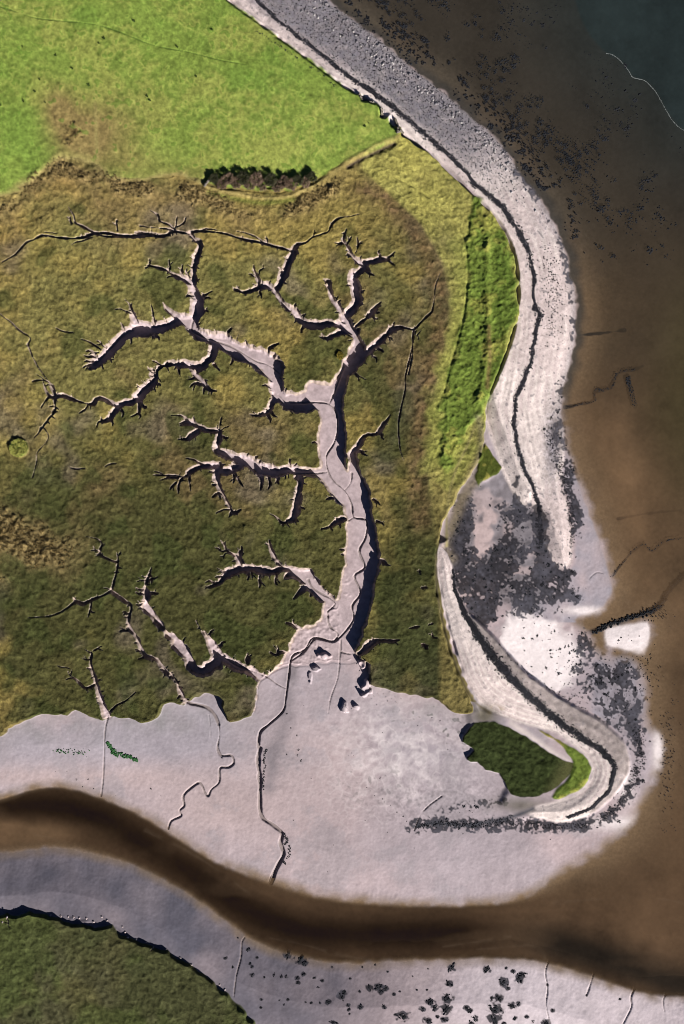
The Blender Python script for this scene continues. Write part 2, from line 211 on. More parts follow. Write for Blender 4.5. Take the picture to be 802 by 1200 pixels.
 T(0, 600, [(555,190,5),(560,230,13),(550,290,13),(535,345,15),(522,372,18),(480,395,13),(430,413,11),(395,430,13),(360,420,12),(300,465,9),(240,487,7),(190,492,4),(140,495,3)]), T(0, 600, [(572,185,4),(558,205,8)]), T(0, 600, [(555,235,12),(500,215,11),(472,190,11),(485,150,7),(460,125,5),(410,115,3)]), T(0, 600, [(435,180,4),(475,188,8)]), T(0, 600, [(350,400,4),(363,422,8)]), T(0, 600, [(435,405,7),(430,450,9),(418,492,5)]), T(0, 600, [(448,470,4),(428,462,8)]), T(0, 600, [(455,205,4),(485,195,8)]), T(0, 600, [(495,355,4),(520,365,9)]), T(0, 600, [(495,148,4),(482,165,8)]),
 T(0, 600, [(525,370,17),(580,410,15),(620,440,15),(612,490,17),(610,540,17),(650,590,15),(665,640,17),(690,675,17),(740,690,19),(775,740,17),(800,775,20)]), T(0, 600, [(568,558,5),(612,545,12)]), T(0, 600, [(583,468,4),(612,475,11)]), T(0, 600, [(590,490,4),(612,497,11)]), T(0, 600, [(643,643,5),(668,652,11)]), T(0, 600, [(655,688,5),(685,672,12)]),
 T(60, 740, [(500,130,20),(540,180,22),(585,220,24),(605,270,24),(640,335,25),(690,348,24),(735,362,20),(770,400,16),(785,440,13)]),
 T(60, 740, [(163,80,4),(185,95,9),(195,100,12),(190,150,16),(210,220,22),(230,300,25),(250,360,29),(265,400,30)]), T(60, 740, [(245,68,3),(205,87,8)]), T(60, 740, [(153,122,4),(188,130,10)]), T(60, 740, [(75,222,5),(110,215,9),(140,240,11),(170,265,13),(210,245,15)]), T(60, 740, [(242,225,5),(212,228,12)]), T(60, 740, [(400,283,4),(355,322,6),(310,345,8),(275,385,12)]), T(60, 740, [(85,185,4),(108,215,7)]), T(60, 740, [(35,158,3),(90,170,4)]), T(60, 740, [(175,285,5),(170,262,9)]),
 # right bank creek by the mouth
 T(240, 720, [(720,185,40),(755,165,30),(800,130,28)]), T(340, 580, [(330,742,26),(350,715,28),(385,690,25),(430,680,19),(480,685,13),(512,678,5)]), T(340, 580, [(505,700,4),(480,685,8)]),
 T(340, 580, [(470,330,6),(425,305,22)]), T(340, 580, [(420,45,6),(392,20,20)]), T(340, 580, [(440,140,5),(405,120,18)]), T(340, 580, [(148,160,6),(185,150,16),(215,128,26),(255,112,30)]), T(340, 580, [(235,255,5),(262,252,14)]), T(340, 580, [(170,20,5),(210,12,16)]), T(340, 580, [(240,278,4),(262,272,12)]),
 # notches of the southern marsh
 [(10,1075,2),(14,1085,1)], [(182,1102,2),(178,1112,1)],
 # hollows on the eastern marsh
 T(340, 580, [(560,625,6),(585,620,12),(605,615,6)]), T(340, 580, [(650,610,10),(668,600,14)]), T(340, 580, [(620,700,10),(640,715,14)]), T(340, 580, [(650,650,5),(690,668,7)]), T(340, 580, [(615,435,7),(640,432,10)]), T(340, 580, [(605,350,5),(612,372,5)]),
]
RILLS = [  # narrow wet channels cut into the mud: (points, width, depth)
 (T(160, 240, [(265,545),(260,590),(310,620),(360,637),(430,658),(490,690),(560,732),(620,752),(672,792)]), 2.0, .30),
 (T(160, 400, [(668,250),(700,290)]), 1.6, .2),
 (T(340, 400, [(0,290),(60,288),(130,285),(185,295),(220,340),(222,420),(205,480),(170,540),(178,610),(205,655),(255,700),(285,750),(295,800)]), 1.9, .42),
 (T(340, 400, [(290,620),(285,665),(255,700)]), 1.6, .32), (T(340, 400, [(20,625),(120,620),(180,612)]), 1.5, .3), (T(340, 400, [(185,290),(215,225),(255,120)]), 1.6, .3), (T(340, 400, [(218,330),(230,320)]), 1.5, .2),
 (T(340, 580, [(270,0),(290,50),(300,105),(360,120),(355,200),(325,265),(352,340),(302,382),(332,460),(292,522),(297,590),(222,682),(180,687),(120,675),(70,735),(0,785)]), 2.0, .5),
 (T(340, 580, [(85,400),(110,440),(205,500),(200,530),(175,555),(185,615),(222,650),(220,682)]), 1.7, .34), (T(340, 580, [(260,130),(300,105)]), 1.4, .3),
 (T(240, 720, [(580,0),(585,55),(625,90),(622,112)]), 1.5, .3),
 (T(240, 720, [(622,112),(598,130),(510,112),(470,168),(410,200),(393,300),(380,400),(366,458),(300,520),(258,560),(252,640),(258,690),(250,760),(255,800)]), 2.6, .75),
 (T(240, 720, [(640,120),(635,200),(625,300),(592,395),(580,470)]), 1.5, .25), (T(240, 720, [(640,178),(680,188),(725,182)]), 1.5, .3), (T(240, 720, [(300,300),(340,330),(380,350)]), 1.6, .3), (T(240, 720, [(85,200),(150,245),(240,275),(300,300)]), 1.5, .3),
 (T(160, 880, [(580,-10),(568,60),(580,130),(583,300),(640,352),(682,390),(676,440),(690,490),(665,540),(645,585),(630,630)]), 4.6, .8),
 (T(60, 740, [(630,325),(650,340),(690,348),(735,362),(770,400),(785,440)]), 4.0, .5),
 (T(60, 740, [(785,430),(790,490),(778,560),(800,595)]), 1.7, .32),
 (T(160, 880, [(380,-10),(400,25),(445,25),(455,60),(430,80),(390,85),(387,150),(350,185),(335,215),(320,200),(305,165),(285,155),(220,210),(222,260),(200,285),(207,310),(160,335),(146,372)]), 2.2, .40),
 (T(60, 740, [(265,400),(250,470),(245,600),(240,700),(230,778)]), 1.5, .26), (T(60, 740, [(740,395),(745,440),(748,500)]), 1.3, .15),
 (T(260, 1080, [(78,62),(68,80),(65,130),(50,190),(42,260)], .3367), 1.6, .28),
 (T(500, 1080, [(383,130),(372,165),(378,210),(372,260),(385,319)], .3766), 1.5, .26), (T(500, 1080, [(530,150),(515,195),(500,232)], .3766), 1.4, .24), (T(500, 1080, [(658,205),(640,240),(640,270),(618,310),(600,340)], .3766), 1.6, .26), (T(500, 1080, [(752,230),(740,255),(745,290)], .3766), 1.3, .2),
 ([(486, 974), (492, 958), (502, 946), (518, 934)], 1.6, .3), ([(708, 672), (701, 671), (694, 676), (689, 683)], 1.4, .14),
 ([(-80, -5), (0, 12), (40, 25), (70, 29), (110, 33), (140, 41), (180, 57), (225, 66), (260, 75), (290, 80)], 1.3, .14),
]
WR1 = [(290, -12, 1.5), (310, 10, 2), (340, 36, 2.5), (375, 63, 3), (412, 93, 4), (430, 104, 4.5), (455, 122, 4.5), (480, 142, 4.5), (500, 160, 4.5), (530, 186, 4), (548, 205, 3), (556, 216, 3.5), (575, 230, 4.5), (590, 245, 4.5), (605, 267, 4.5), (616, 287, 4.5), (622, 305, 4), (625, 318, 3), (626, 335, 1.8), (625, 350, 1.5), (627, 360, 2)]
WRB = [(626, 360, 2.5), (632, 368, 5), (631, 378, 4), (627, 392, 2.5), (624, 415, 3.0), (620, 430, 3.5), (613, 447, 4), (606, 465, 3), (603, 485, 3), (603, 505, 3), (608, 530, 3), (616, 553, 3), (625, 573, 3), (631, 590, 3), (633, 605, 3.4), (634, 622, 4), (636, 640, 4)]
WR2 = [(530, 668, 1.5), (535, 695, 2.5), (543, 715, 3.5), (553, 733, 5), (565, 752, 6.5), (583, 776, 7.5), (612, 808, 7), (645, 837, 6.5), (675, 860, 5.5), (700, 876, 5), (714, 888, 4), (719, 902, 3.5), (716, 920, 2.5), (705, 936, 2), (690, 948, 2), (665, 958, 2)]
SPOTS = T(260, 1080, [(90,103,10),(105,160,7),(107,187,10),(122,130,6),(98,150,6),(12,128,6),(38,160,5),(55,62,4),(148,195,5),(182,188,6),(207,195,5),(230,118,18),(275,138,22),(288,150,14),(285,188,10),(262,200,9),(265,215,8),(225,195,6),(322,200,5),(350,210,7),(335,232,5),(385,165,4),(447,203,4),(490,165,4),(535,158,4),(578,180,4),(415,262,14),(425,250,10),(440,290,9),(442,305,7),(483,296,10),(372,280,11),(342,283,4),(312,282,6),(292,280,4),(218,288,4),(230,270,5),(202,272,4),(138,270,5),(137,298,5),(480,246,5),(515,232,14),(545,228,14),(570,235,10),(555,245,10),(600,255,6),(620,245,4),(565,295,9),(632,328,20),(605,325,7),(728,278,14),(740,295,12),(700,303,10),(715,240,4),(750,330,8),(718,345,14),(680,240,4),(390,350,14),(445,320,4),(720,170,3),(665,195,3),(788,220,7),(782,300,18),(775,340,16),(785,260,10)], .3367)
SPOTS += T(500, 1080, [(80,150,14),(75,195,14),(65,240,16),(60,280,14),(10,250,12),(25,270,10),(190,153,12),(250,150,5),(270,160,8),(242,193,16),(290,180,16),(300,170,12),(225,240,16),(215,270,22),(210,300,22),(125,268,10),(135,275,10),(148,300,12),(140,315,10),(265,260,12),(285,255,8),(255,210,8),(205,240,8),(312,295,6),(378,200,5),(392,275,6),(330,310,5),(370,315,12),(605,247,4),(500,233,4),(240,315,8),(275,300,8)], .3766)
# ------------------------------------------------------------------ fields
n2, n4, n8, n16, n40, n90 = noise(2.2, 1), noise(4, 2), noise(8, 3), noise(17, 4), noise(42, 5), noise(95, 6)
n1 = noise(1.5, 7); n3 = noise(3.2, 8)
jit = 0.55 * noise(4.5, 11) + 0.75 * noise(9, 12)
PX = np.broadcast_to(xs[None, :], (NY, NX)); PY = np.broadcast_to(ys[:, None], (NY, NX))
d1 = np.minimum(poly(LAND1), poly(ISLE, 2)); d2 = poly(LAND2)
dl = np.minimum(d1, d2) + 0.5 * jit
dM = np.minimum(poly(MARSH, 2) + jit, poly(MARSH2, 2) + 1.5 * jit); dI = poly(ISLET, 2) + 0.8 * jit
dF = poly(FIELD, 2) + 0.6 * jit; dB = poly(BEACH) + 0.4 * jit; dS = poly(SPIT) + 0.4 * jit
dG = poly(BANK) + 2.4 * jit + 1.8 * n8; dC = poly(CAP, 2) + 0.8 * jit; dP = poly(DARKP, 2) + jit
dT = poly(TRUNK, 2) + 1.0 * jit + .5 * n3
del d1
# creek carving
segs = []
def width_depth(w): return np.minimum(2.75, 0.49 * w ** 0.70 * (1 + .35 * sstep(6, 2.5, w)))
def add_creek(P, spur=True):
    if len(P) == 2:
        (xa, ya, wa), (xb, yb, wb) = P; L0 = math.hypot(xb - xa, yb - ya); k1, k2 = random.uniform(-.16, .16), random.uniform(-.16, .16)
        P = [P[0], (mix(xa, xb, .33) - (yb - ya) * k1, mix(ya, yb, .33) + (xb - xa) * k1, mix(wa, wb, .4)), (mix(xa, xb, .67) - (yb - ya) * k2, mix(ya, yb, .67) + (xb - xa) * k2, mix(wa, wb, .75)), P[1]]
        if L0 > 4 and random.random() < .6:
            k3 = random.choice((-1, 1)) * random.uniform(.3, .5); segs.append(np.array([(mix(xa, xb, .15) - (yb - ya) * k3, mix(ya, yb, .15) + (xb - xa) * k3, .7), (mix(xa, xb, .5), mix(ya, yb, .5), 1.8)]))
    Q = catmull(P, 3)
    segs.append(Q)
    if not spur: return
    for a, b in zip(Q[:-1], Q[1:]):
        L = math.hypot(b[0] - a[0], b[1] - a[1]); w = a[2]
        if w < 3.2 or L < .3: continue
        for sgn in (-1, 1):
            if random.random() < L / 17.0:
                t = random.random(); c = a + (b - a) * t
                nx_, ny_ = -(b[1] - a[1]) / L * sgn, (b[0] - a[0]) / L * sgn
                ang = random.uniform(-.6, .6); ca, sa = math.cos(ang), math.sin(ang)
                nx_, ny_ = nx_ * ca - ny_ * sa, nx_ * sa + ny_ * ca
                ln = random.uniform(.4, 2.4) + (random.uniform(.5, 3.5) if random.random() < .3 else 0); hw = w / 2
                p0 = np.array([c[0] + nx_ * hw * .6, c[1] + ny_ * hw * .6, random.uniform(1.8, 4.4)])
                p1 = np.array([c[0] + nx_ * (hw + ln), c[1] + ny_ * (hw + ln), .7])
                segs.append(np.array([p0, p1]))
for P in CREEKS: add_creek(P)
widf = np.zeros((NY, NX), f32); carve = np.zeros((NY, NX), f32); dK = np.full((NY, NX), 99., f32)
for Q in segs:
    hw = Q[:, 2].max() / 2 + 3
    SY, SX, ok = win(Q[:, 0].min(), Q[:, 0].max(), Q[:, 1].min(), Q[:, 1].max(), hw + 3)
    if not ok: continue
    SY = slice(SY.start, max(SY.stop, SY.start + 1)); SX = slice(SX.start, max(SX.stop, SX.start + 1))
    shp = (SY.stop - SY.start, SX.stop - SX.start)
    F = np.full(shp, 99., f32); WD = np.zeros(shp, f32); U = np.zeros(shp, f32)
    for a, b in zip(Q[:-1], Q[1:]):
        sy, sx, ok = win(a[0], b[0], a[1], b[1], hw + 3)
        if not ok: continue
        d, t = segdist(xs[None, sx], ys[sy, None], a, b); w = a[2] + (b[2] - a[2]) * t; f = d - w / 2
        ox = xs[None, sx] - a[0] - t * (b[0] - a[0]); oy = ys[sy, None] - a[1] - t * (b[1] - a[1])
        u = (ox * .62 + oy * .78) / (w * .5 + .3)
        ly = slice(sy.start - SY.start, sy.stop - SY.start); lx = slice(sx.start - SX.start, sx.stop - SX.start)
        m_ = f < F[ly, lx]
        F[ly, lx] = np.where(m_, f, F[ly, lx]); WD[ly, lx] = np.where(m_, w, WD[ly, lx]); U[ly, lx] = np.where(m_, u, U[ly, lx])
    F = F + jit[SY, SX] * np.minimum(1.2, WD * .13) + (.35 * n2[SY, SX] + .5 * n3[SY, SX]) * np.minimum(1.0, WD * .10)
    dK[SY, SX] = np.minimum(dK[SY, SX], F)
    widf[SY, SX] = np.maximum(widf[SY, SX], np.where(F < .8, WD, 0))
    gentle = sstep(.15, -.55, U) * sstep(4.0, 8.0, WD)                      # gentle bank facing the sun, steep bank opposite: profile shaped for light and shade
    WD = np.maximum(WD, .3)
    e = np.clip(-F / np.minimum(WD * .34, 1.3 + .06 * WD), 0, 1); e2 = np.clip(-F / np.minimum(WD * .7, 8), 0, 1)
    carve[SY, SX] = np.maximum(carve[SY, SX], width_depth(WD) * mix(1 - (1 - e) ** 2, e2, gentle))
e = np.clip(-dT / 2.4, 0, 1)
carve = np.maximum(carve, 2.5 * (1 - (1 - e) ** 2)); dK = np.minimum(dK, dT)
dK_in_marsh = sstep(3.0, -3.0, dM)
# ------------------------------------------------------------------ heights
thal = catmull([(-300, 962), (-60, 955), (0, 948), (60, 946), (120, 963), (180, 997), (240, 1035), (290, 1068), (350, 1092), (420, 1098), (500, 1097), (580, 1098), (650, 1108), (700, 1122), (760, 1142), (802, 1156), (920, 1180), (1100, 1200)], 3)
dth = line_dist(thal)
depth = 0.004 + 0.0075 * np.clip(dl, 0, 45) + 0.0032 * np.clip(dl - 20, 0, 260) + 0.03 * n40 * sstep(4, 40, dl)
riv = np.exp(-(dth / 27) ** 2) * sstep(0, 15, dl)
depth = depth + 2.2 * riv + .6 * np.exp(-(dth / 60) ** 2) * sstep(0, 20, dl)
mud = 0.004 + 0.0112 * np.clip(-dl, 0, 50) + 0.03 * n40 * sstep(0, -20, dl)
mud2 = 0.004 + 0.036 * np.clip(-dl, 0, 48)
south = PY > (1000 + 0.2 * np.clip(PX, 0, 900) + 0)
mudh = np.where(d2 < 6, mud2, mud)
mudh = mudh + (0.006 * n4 + 0.008 * n2 + 0.006 * n1 + 0.010 * n8) * sstep(0, -6, dl)
# ripples of wet mud near the river's edge
rip = np.sin(PX * 1.15 + 2.2 * n16) * sstep(-40, -6, dl) * sstep(0, -4, dl) * sstep(930, 1010, PY)
mudh = mudh + 0.007 * rip * (0.5 + 0.5 * np.clip(n16, -1, 1))
z = np.where(dl > 0, -depth, mudh)
# shingle beach and spit: sea side rises to a ridge, berms run along it
def beach_height(d_sea):
    u = np.clip(d_sea, 0, 200)
    berm = np.sin(u * 0.5 + 1.6 * n40) * 0.03 * (1 + .5 * n16) + np.sin(u * 1.1 + 2.4 * n40) * 0.012 * (1 + n16)
    return 0.08 + 3.0 * (1 - np.exp(-u / 52)) + berm * sstep(15, 40, u) + (0.02 * n2 + 0.015 * n4)
seaedge = catmull(LAND1[2:29], 3)
wB = sstep(2.0, -3.0, dB)
dsea = np.where(dl > 0, 0, np.minimum(-dl, line_dist(seaedge)))
zb = np.minimum(-.06 + beach_height(dsea), 0.1 + np.clip(-dB, 0, 40) * 0.12 + 3 * sstep(505, 425, PY)) + 0.02
z = np.where(wB > 0, mix(z, np.maximum(z, zb), wB), z)
wS = sstep(2.5, -3.0, dS)
zs = 1.3 + 1.5 * sstep(846, 780, PY) + .6 * sstep(0, -16, dS) + 0.02 * np.sin(-dS * .7 + 1.5 * n40) + .02 * n2 + .012 * n4
z = mix(z, zs, wS)
# sea-bed rills and stones
# marsh
mz = 2.95 + 0.05 * n90 + 0.06 * n40 + 0.5 * sstep(560, 320, PY) + 0.25 * sstep(430, 540, PX)
diag = noise(5, 301, 3.2)
n3 = noise(2.9, 303); fine = 0.05 * n16 + 0.036 * n8 + 0.028 * n4 + 0.036 * n2 + .024 * n1 + .045 * diag - .03 * np.abs(n3)
mz = mz + fine * 1.0
wM = sstep(1.3, -1.6, dM)
z0 = z.copy()
z = mix(z, mz, wM)
floor_lift = 0.0
z = np.where(carve > .02, np.maximum(z - carve * sstep(2.5, -2.0, dM), np.minimum(z, .50 + .015 * n8 + .4 * sstep(620, 300, PY))), z)
# raised rim of turf along the mud edge
z = z + .10 * sstep(-7, -2, dM) * sstep(0, -2, dM) * (dK > 2)
curl = poly([(556, 838), (575, 840), (606, 848), (640, 856), (694, 882), (700, 915), (676, 936), (640, 948), (612, 955), (594, 942), (604, 925), (600, 900), (580, 870), (566, 866)], 2)
z = np.where(curl < 12, mix(z, np.maximum(z, 1.35 + .02 * n4), sstep(12, 2, curl)), z)
# islet marsh on the spit
wI = sstep(1.2, -1.2, dI)
z = mix(z, 1.35 + fine + .1 * sstep(600, 560, PX), wI * sstep(680, 640, PX + .6 * (PY - 890)))
# grassy bank behind the beach
wG = sstep(3, -5, dG)
ridge_line = line_dist(catmull([(566, 240), (570, 280), (569, 320), (570, 360), (571, 400), (566, 440), (560, 470)], 3))
tus = .04 * noise(14, 21, 20) + .02 * n4 + .018 * n2 + .012 * n1
z = z + wG * (0.35 + tus * 1.3 + .55 * np.exp(-(ridge_line / 4.5) ** 2))
z = z + sstep(2, -4, dC) * (0.45 + tus * 1.2); z = z + sstep(2, -3, dP) * (0.4 + tus)
# field
z = np.where((dM > -4) & (dM < 14) & (dS < 14) & (dS > -6) & (PY < 850), mix(z, np.maximum(z, 2.75 + .03 * n4 - .8 * sstep(800, 846, PY)), sstep(14, 3, np.maximum(dM, dS))), z)
z = np.where((dM > -2) & (dM < 9) & (dF < 9) & (PX < 470), mix(z, np.maximum(z, mz), sstep(9, 5, np.maximum(dM, dF))), z)
wF = sstep(4.0, -5, dF)
fz = 3.75 + 0.16 * n90 + 0.06 * n40 + .022 * n16 + .022 * n8 + .024 * n4 + .014 * n2 + .5 * sstep(0, -60, dF)
z = mix(z, fz, wF)
# embankment between the field and the marsh, ditch on its marsh side
emb = line_dist(catmull([(466, 163), (440, 174), (420, 185), (404, 194), (392, 204), (380, 212), (366, 222)], 3))
z = z + 0.25 * np.exp(-(emb / 3.0) ** 2)
dit = line_dist(catmull([(462, 171), (440, 181), (422, 190), (408, 198)], 3))
z = z - 0.35 * np.exp(-(dit / 2.4) ** 2)
emb2 = line_dist(catmull([(232, 214), (246, 221), (275, 228), (310, 234), (340, 231), (366, 221)], 3))
z = z + 0.3 * np.exp(-(emb2 / 2.2) ** 2)
# old terrace lines on the marsh's eastern side
ter = line_dist(catmull([(462, 210), (485, 222), (510, 240), (532, 262), (545, 290), (547, 330), (541, 380), (530, 420), (520, 460)], 3))
z = z - 0.22 * np.exp(-(ter / 1.6) ** 2)
# tussocks: brown rush belt at the field foot, yellow tussocks on the west side
blob = lambda x, y, rx, ry: np.exp(-(((PX - x) / rx) ** 2 + ((PY - y) / ry) ** 2))
belt_line = line_dist(catmull([(-80, 270), (0, 248), (30, 228), (55, 205), (80, 196), (120, 214), (170, 222), (215, 228), (250, 238), (290, 246), (330, 246), (365, 236), (400, 216)], 3))
rush = np.clip(np.exp(-(belt_line / 12) ** 2) + 1.2 * blob(5, 640, 40, 42) + .8 * blob(50, 640, 45, 40) + 1.7 * blob(68, 128, 9, 14) + 1.2 * blob(88, 160, 12, 24), 0, 1.2) * (.55 + .45 * np.clip(n16, -1, 1))
rush = np.clip(rush, 0, 1)
strip = line_dist(catmull([(420, 225), (450, 235), (480, 265), (505, 310), (515, 350), (512, 400), (500, 450), (492, 500), (490, 560), (492, 610)], 3))
brown_strip = np.exp(-(strip / 13) ** 2)
t3 = np.abs(noise(3.6, 31)); t3b = np.abs(noise(5.5, 33))
z = z + rush * (.20 * t3 + .16 * t3b) * np.clip(wM + wF, 0, 1) + brown_strip * wM * .07 * t3
# round rush patch and hummocks
rp = np.hypot(PX - 24, PY - 525)
z = z + sstep(12, 10, rp) * (.3 + .25 * t3b); z = z - .10 * np.exp(-((rp - 12.5) / 1.6) ** 2)
# mud hummocks at the mouth
def hummock(px, py, rx, ry, h):
    global z
    z = z + h * (1 + .2 * noise(4, 72)) * sstep(1.15, .85, np.hypot((PX - px) / rx, (PY - py) / ry) + .22 * noise(4, 71) + .12 * n2)
for h in [(380, 769, 7, 3.5, 1.1), (370, 784, 6, 3.5, .9), (364, 793, 2.5, 7, .6), (426, 780, 5, 7, 1.1), (429, 806, 6, 9, 1.1), (405, 829, 4, 6, 1.0), (418, 829, 4, 3, .9)]: hummock(*h)
led = poly(LEDGE2, 1) + jit
z = np.where(led < 2, np.maximum(z, mix(z, 1.75 + .12 * n4, sstep(1, -1.5, led))), z)
# rills
rillmask = np.zeros((NY, NX), f32)
for P, w, dp in RILLS:
    Q = catmull(P, 4)
    for a, b in zip(Q[:-1], Q[1:]):
        sy, sx, ok = win(a[0], b[0], a[1], b[1], w + 5)
        if not ok: continue
        d, t = segdist(xs[None, sx], ys[sy, None], a, b)
        rillmask[sy, sx] = np.maximum(rillmask[sy, sx], dp * .78 * sstep(w * .62, w * .2, d + .3 * jit[sy, sx]))
z = z - rillmask
z = z.astype(f32)
# ------------------------------------------------------------------ colours (albedo)
def C(r, g, b): return np.array([r, g, b], f32)
def lay(col, c, w): return col + (c - col) * np.clip(w, 0, 1)[..., None]
MUD = C(.485, .40, .44); MUD_GREY = C(.42, .385, .455); MUD_PINK = C(.535, .43, .45); MUD_WHITE = C(.86, .79, .84); MUD_DARK = C(.030, .030, .040)
mot = .45 * n1 + .45 * n2 + .35 * n4 + .25 * n8
col = np.broadcast_to(MUD, (NY, NX, 3)).copy()
col = lay(col, MUD_GREY, .5 + .5 * np.tanh(n90 + .6 * n40 + .12 * n16) * .8 - .3 + .5 * blob(60, 870, 120, 28) + .7 * blob(210, 860, 70, 30) + .6 * blob(500, 850, 70, 40) - .5 * blob(330, 950, 120, 60))
col = lay(col, MUD_PINK, .8 * blob(60, 912, 160, 14) + .7 * blob(250, 950, 90, 40) + .4 * blob(350, 880, 60, 50))
col = lay(col, MUD_GREY * C(.29, .31, .35), (d2 < 4) * (.85 + .08 * n16) * sstep(560, 330, PX))  # southern slope turned from the sun: shade painted in as darker, bluer mud
col = lay(col, MUD_WHITE * C(.92, .9, .95), (d2 < 4) * sstep(430, 640, PX) * .75)
col = lay(col, MUD_WHITE, blob(470, 880, 70, 50) * .35 * (1 + n4 * .6))
col = lay(col, MUD_GREY * .8, .5 * sstep(.6, 1.6, n16 + .6 * n4) * sstep(780, 830, PY) * sstep(920, 860, PY))
strk = noise(4.5, 401, 26); netw = np.abs(noise(6, 411))
col = col * (1 + (.03 * strk * sstep(930, 1010, PY) + .03 * noise(16, 421))[..., None])
col = lay(col, MUD_WHITE, .22 * sstep(.4, .05, netw) * np.clip(1.3 * blob(475, 885, 75, 55) + .7 * blob(420, 940, 60, 40), 0, 1))
col = lay(col, C(.17, .165, .17), .8 * sstep(1.5, 2.1, n2 + .5 * n4) * np.clip(blob(530, 855, 40, 30) + .7 * blob(500, 840, 60, 14) + .6 * blob(440, 920, 60, 26) + .35 * blob(240, 900, 60, 30), 0, 1))
col = lay(col, C(.28, .275, .30), .55 * np.clip(blob(60, 858, 90, 16) + blob(210, 845, 60, 16) + .8 * blob(500, 832, 50, 10), 0, 1) * (.7 + .3 * n8))
patch = fbm(26, 501, 4)
col = lay(col, C(.345, .315, .36), .5 * sstep(.1, 1.6, patch + .25 * n2) * (PY > 700) * (d2 > 4))
grain = np.clip(blob(470, 940, 70, 36) + blob(540, 855, 40, 30) + .7 * blob(330, 900, 26, 60) + .8 * blob(560, 930, 50, 30), 0, 1)
col = col * (1 - grain * (.07 + .10 * np.clip(n1 + .6 * n2, -1.5, 2)))[..., None]
wetdark = line_dist(catmull([(345, 760), (340, 800), (332, 850), (322, 880), (316, 920)], 3))
col = lay(col, C(.27, .24, .275), .95 * np.exp(-(wetdark / 10) ** 2) * (.85 + .2 * n8))
# seaward margin
col = lay(col, C(.24, .18, .135), sstep(-12, 1, dl) * .75 * (.8 + .2 * n8))
# bay between the spits
bay = sstep(500, 560, PX) * sstep(560, 590, PY + .3 * (PX - 560)) * sstep(830, 760, PY - .2 * PX + 100) * (dM > 0)
seaflat = sstep(0, 6, dB) * sstep(0, -4, dl) * (PX > 600) * (PY > 430) * (PY < 730)
col = lay(col, C(.36, .34, .41), seaflat * .85 * (.85 + .2 * n8))
bayw = np.clip((1.3 * blob(590, 650, 62, 70) + .8 * blob(585, 585, 30, 28)) * (dM > 0), 0, 1)
col = lay(col, C(.23, .215, .25) * (1 + .18 * n4[..., None]), .85 * sstep(.3, .8, bayw + .12 * n8) * (dM > 0))
for x, y, rx, ry, a in [(566, 628, 10, 20, 1.0), (560, 655, 8, 8, .8), (575, 606, 9, 8, .9), (567, 588, 18, 10, .6), (574, 690, 9, 9, 1.0), (548, 705, 7, 22, .8), (608, 668, 14, 6, .6), (640, 655, 14, 8, .6), (595, 620, 7, 9, .5)]:
    bl = blob(x, y, rx * 1.3, ry * 1.3); col = lay(col, MUD_PINK, a * sstep(.25, .75, bl + (.13 * n4 + .1 * n8) * (bl > .06)))
col = lay(col, C(.31, .30, .37) * (1 + .15 * n4[..., None]), .8 * sstep(.3, .8, blob(725, 815, 40, 60) + .1 * n8) * (dS > 3))
weed = np.zeros((NY, NX), f32)
for x, y, s_ in SPOTS:
    sy, sx, ok = win(x, x, y, y, s_ * 3 + 3)
    if ok: weed[sy, sx] = np.maximum(weed[sy, sx], .95 * sstep(s_ * 1.9, s_ * .4, np.hypot((xs[None, sx] - x) / 1.0, (ys[sy, None] - y) / .8) + (.5 * n4 + .35 * n2 + .5 * n8)[sy, sx] * s_ * .45))
for P, wd, a in [([(486, 970), (520, 966), (560, 967), (600, 966), (640, 969), (690, 966), (718, 956)], 9, .8), ([(740, 840), (750, 870), (748, 905), (735, 935), (716, 955)], 8, .75), ([(545, 590), (536, 620), (534, 650), (545, 690), (562, 725)], 9, .7), ([(520, 950), (560, 945), (590, 938)], 7, .5), ([(633, 600), (636, 630), (642, 655), (655, 672), (672, 672)], 5, .9), ([(606, 560), (604, 580), (612, 596)], 3.5, .9)]:
    weed = np.maximum(weed, a * np.exp(-(line_dist(catmull(P, 3)) / wd) ** 2))
for x, y, rx, ry, a in [(545, 625, 14, 36, 1.1), (540, 660, 12, 30, .9), (598, 640, 20, 34, 1.1), (580, 665, 22, 22, 1.0), (565, 690, 20, 22, 1.0), (610, 690, 26, 18, .6), (630, 605, 9, 12, 1.0), (634, 640, 8, 30, 1.1), (650, 680, 22, 14, .9), (570, 715, 16, 20, 1.0), (625, 710, 26, 14, .6), (608, 602, 14, 8, .8),
        (585, 590, 14, 14, .35), (666, 555, 11, 30, .85), (655, 500, 10, 28, .8), (658, 462, 9, 14, .7), (676, 610, 8, 24, .6), (676, 590, 7, 30, .6), (660, 700, 24, 14, .5), (690, 750, 16, 14, .8), (720, 790, 26, 20, .6), (735, 815, 24, 34, .5), (725, 845, 26, 26, .45), (690, 800, 30, 30, .35),
        (590, 577, 10, 10, -.3), (566, 630, 12, 16, -1.0), (575, 610, 8, 10, -.8), (548, 705, 10, 26, -.5)]:
    weed += a * blob(x, y, rx, ry)
weed = np.clip(weed, 0, 1.1) * (dM > 0) * sstep(6, 0, dl)
edgeweed = sstep(-14, -3, dl) * sstep(6, -2, dl) * (PX > 560) * (PX < 700) * (PY > 170) * (PY < 520)
weed = np.maximum(weed, .42 * edgeweed)
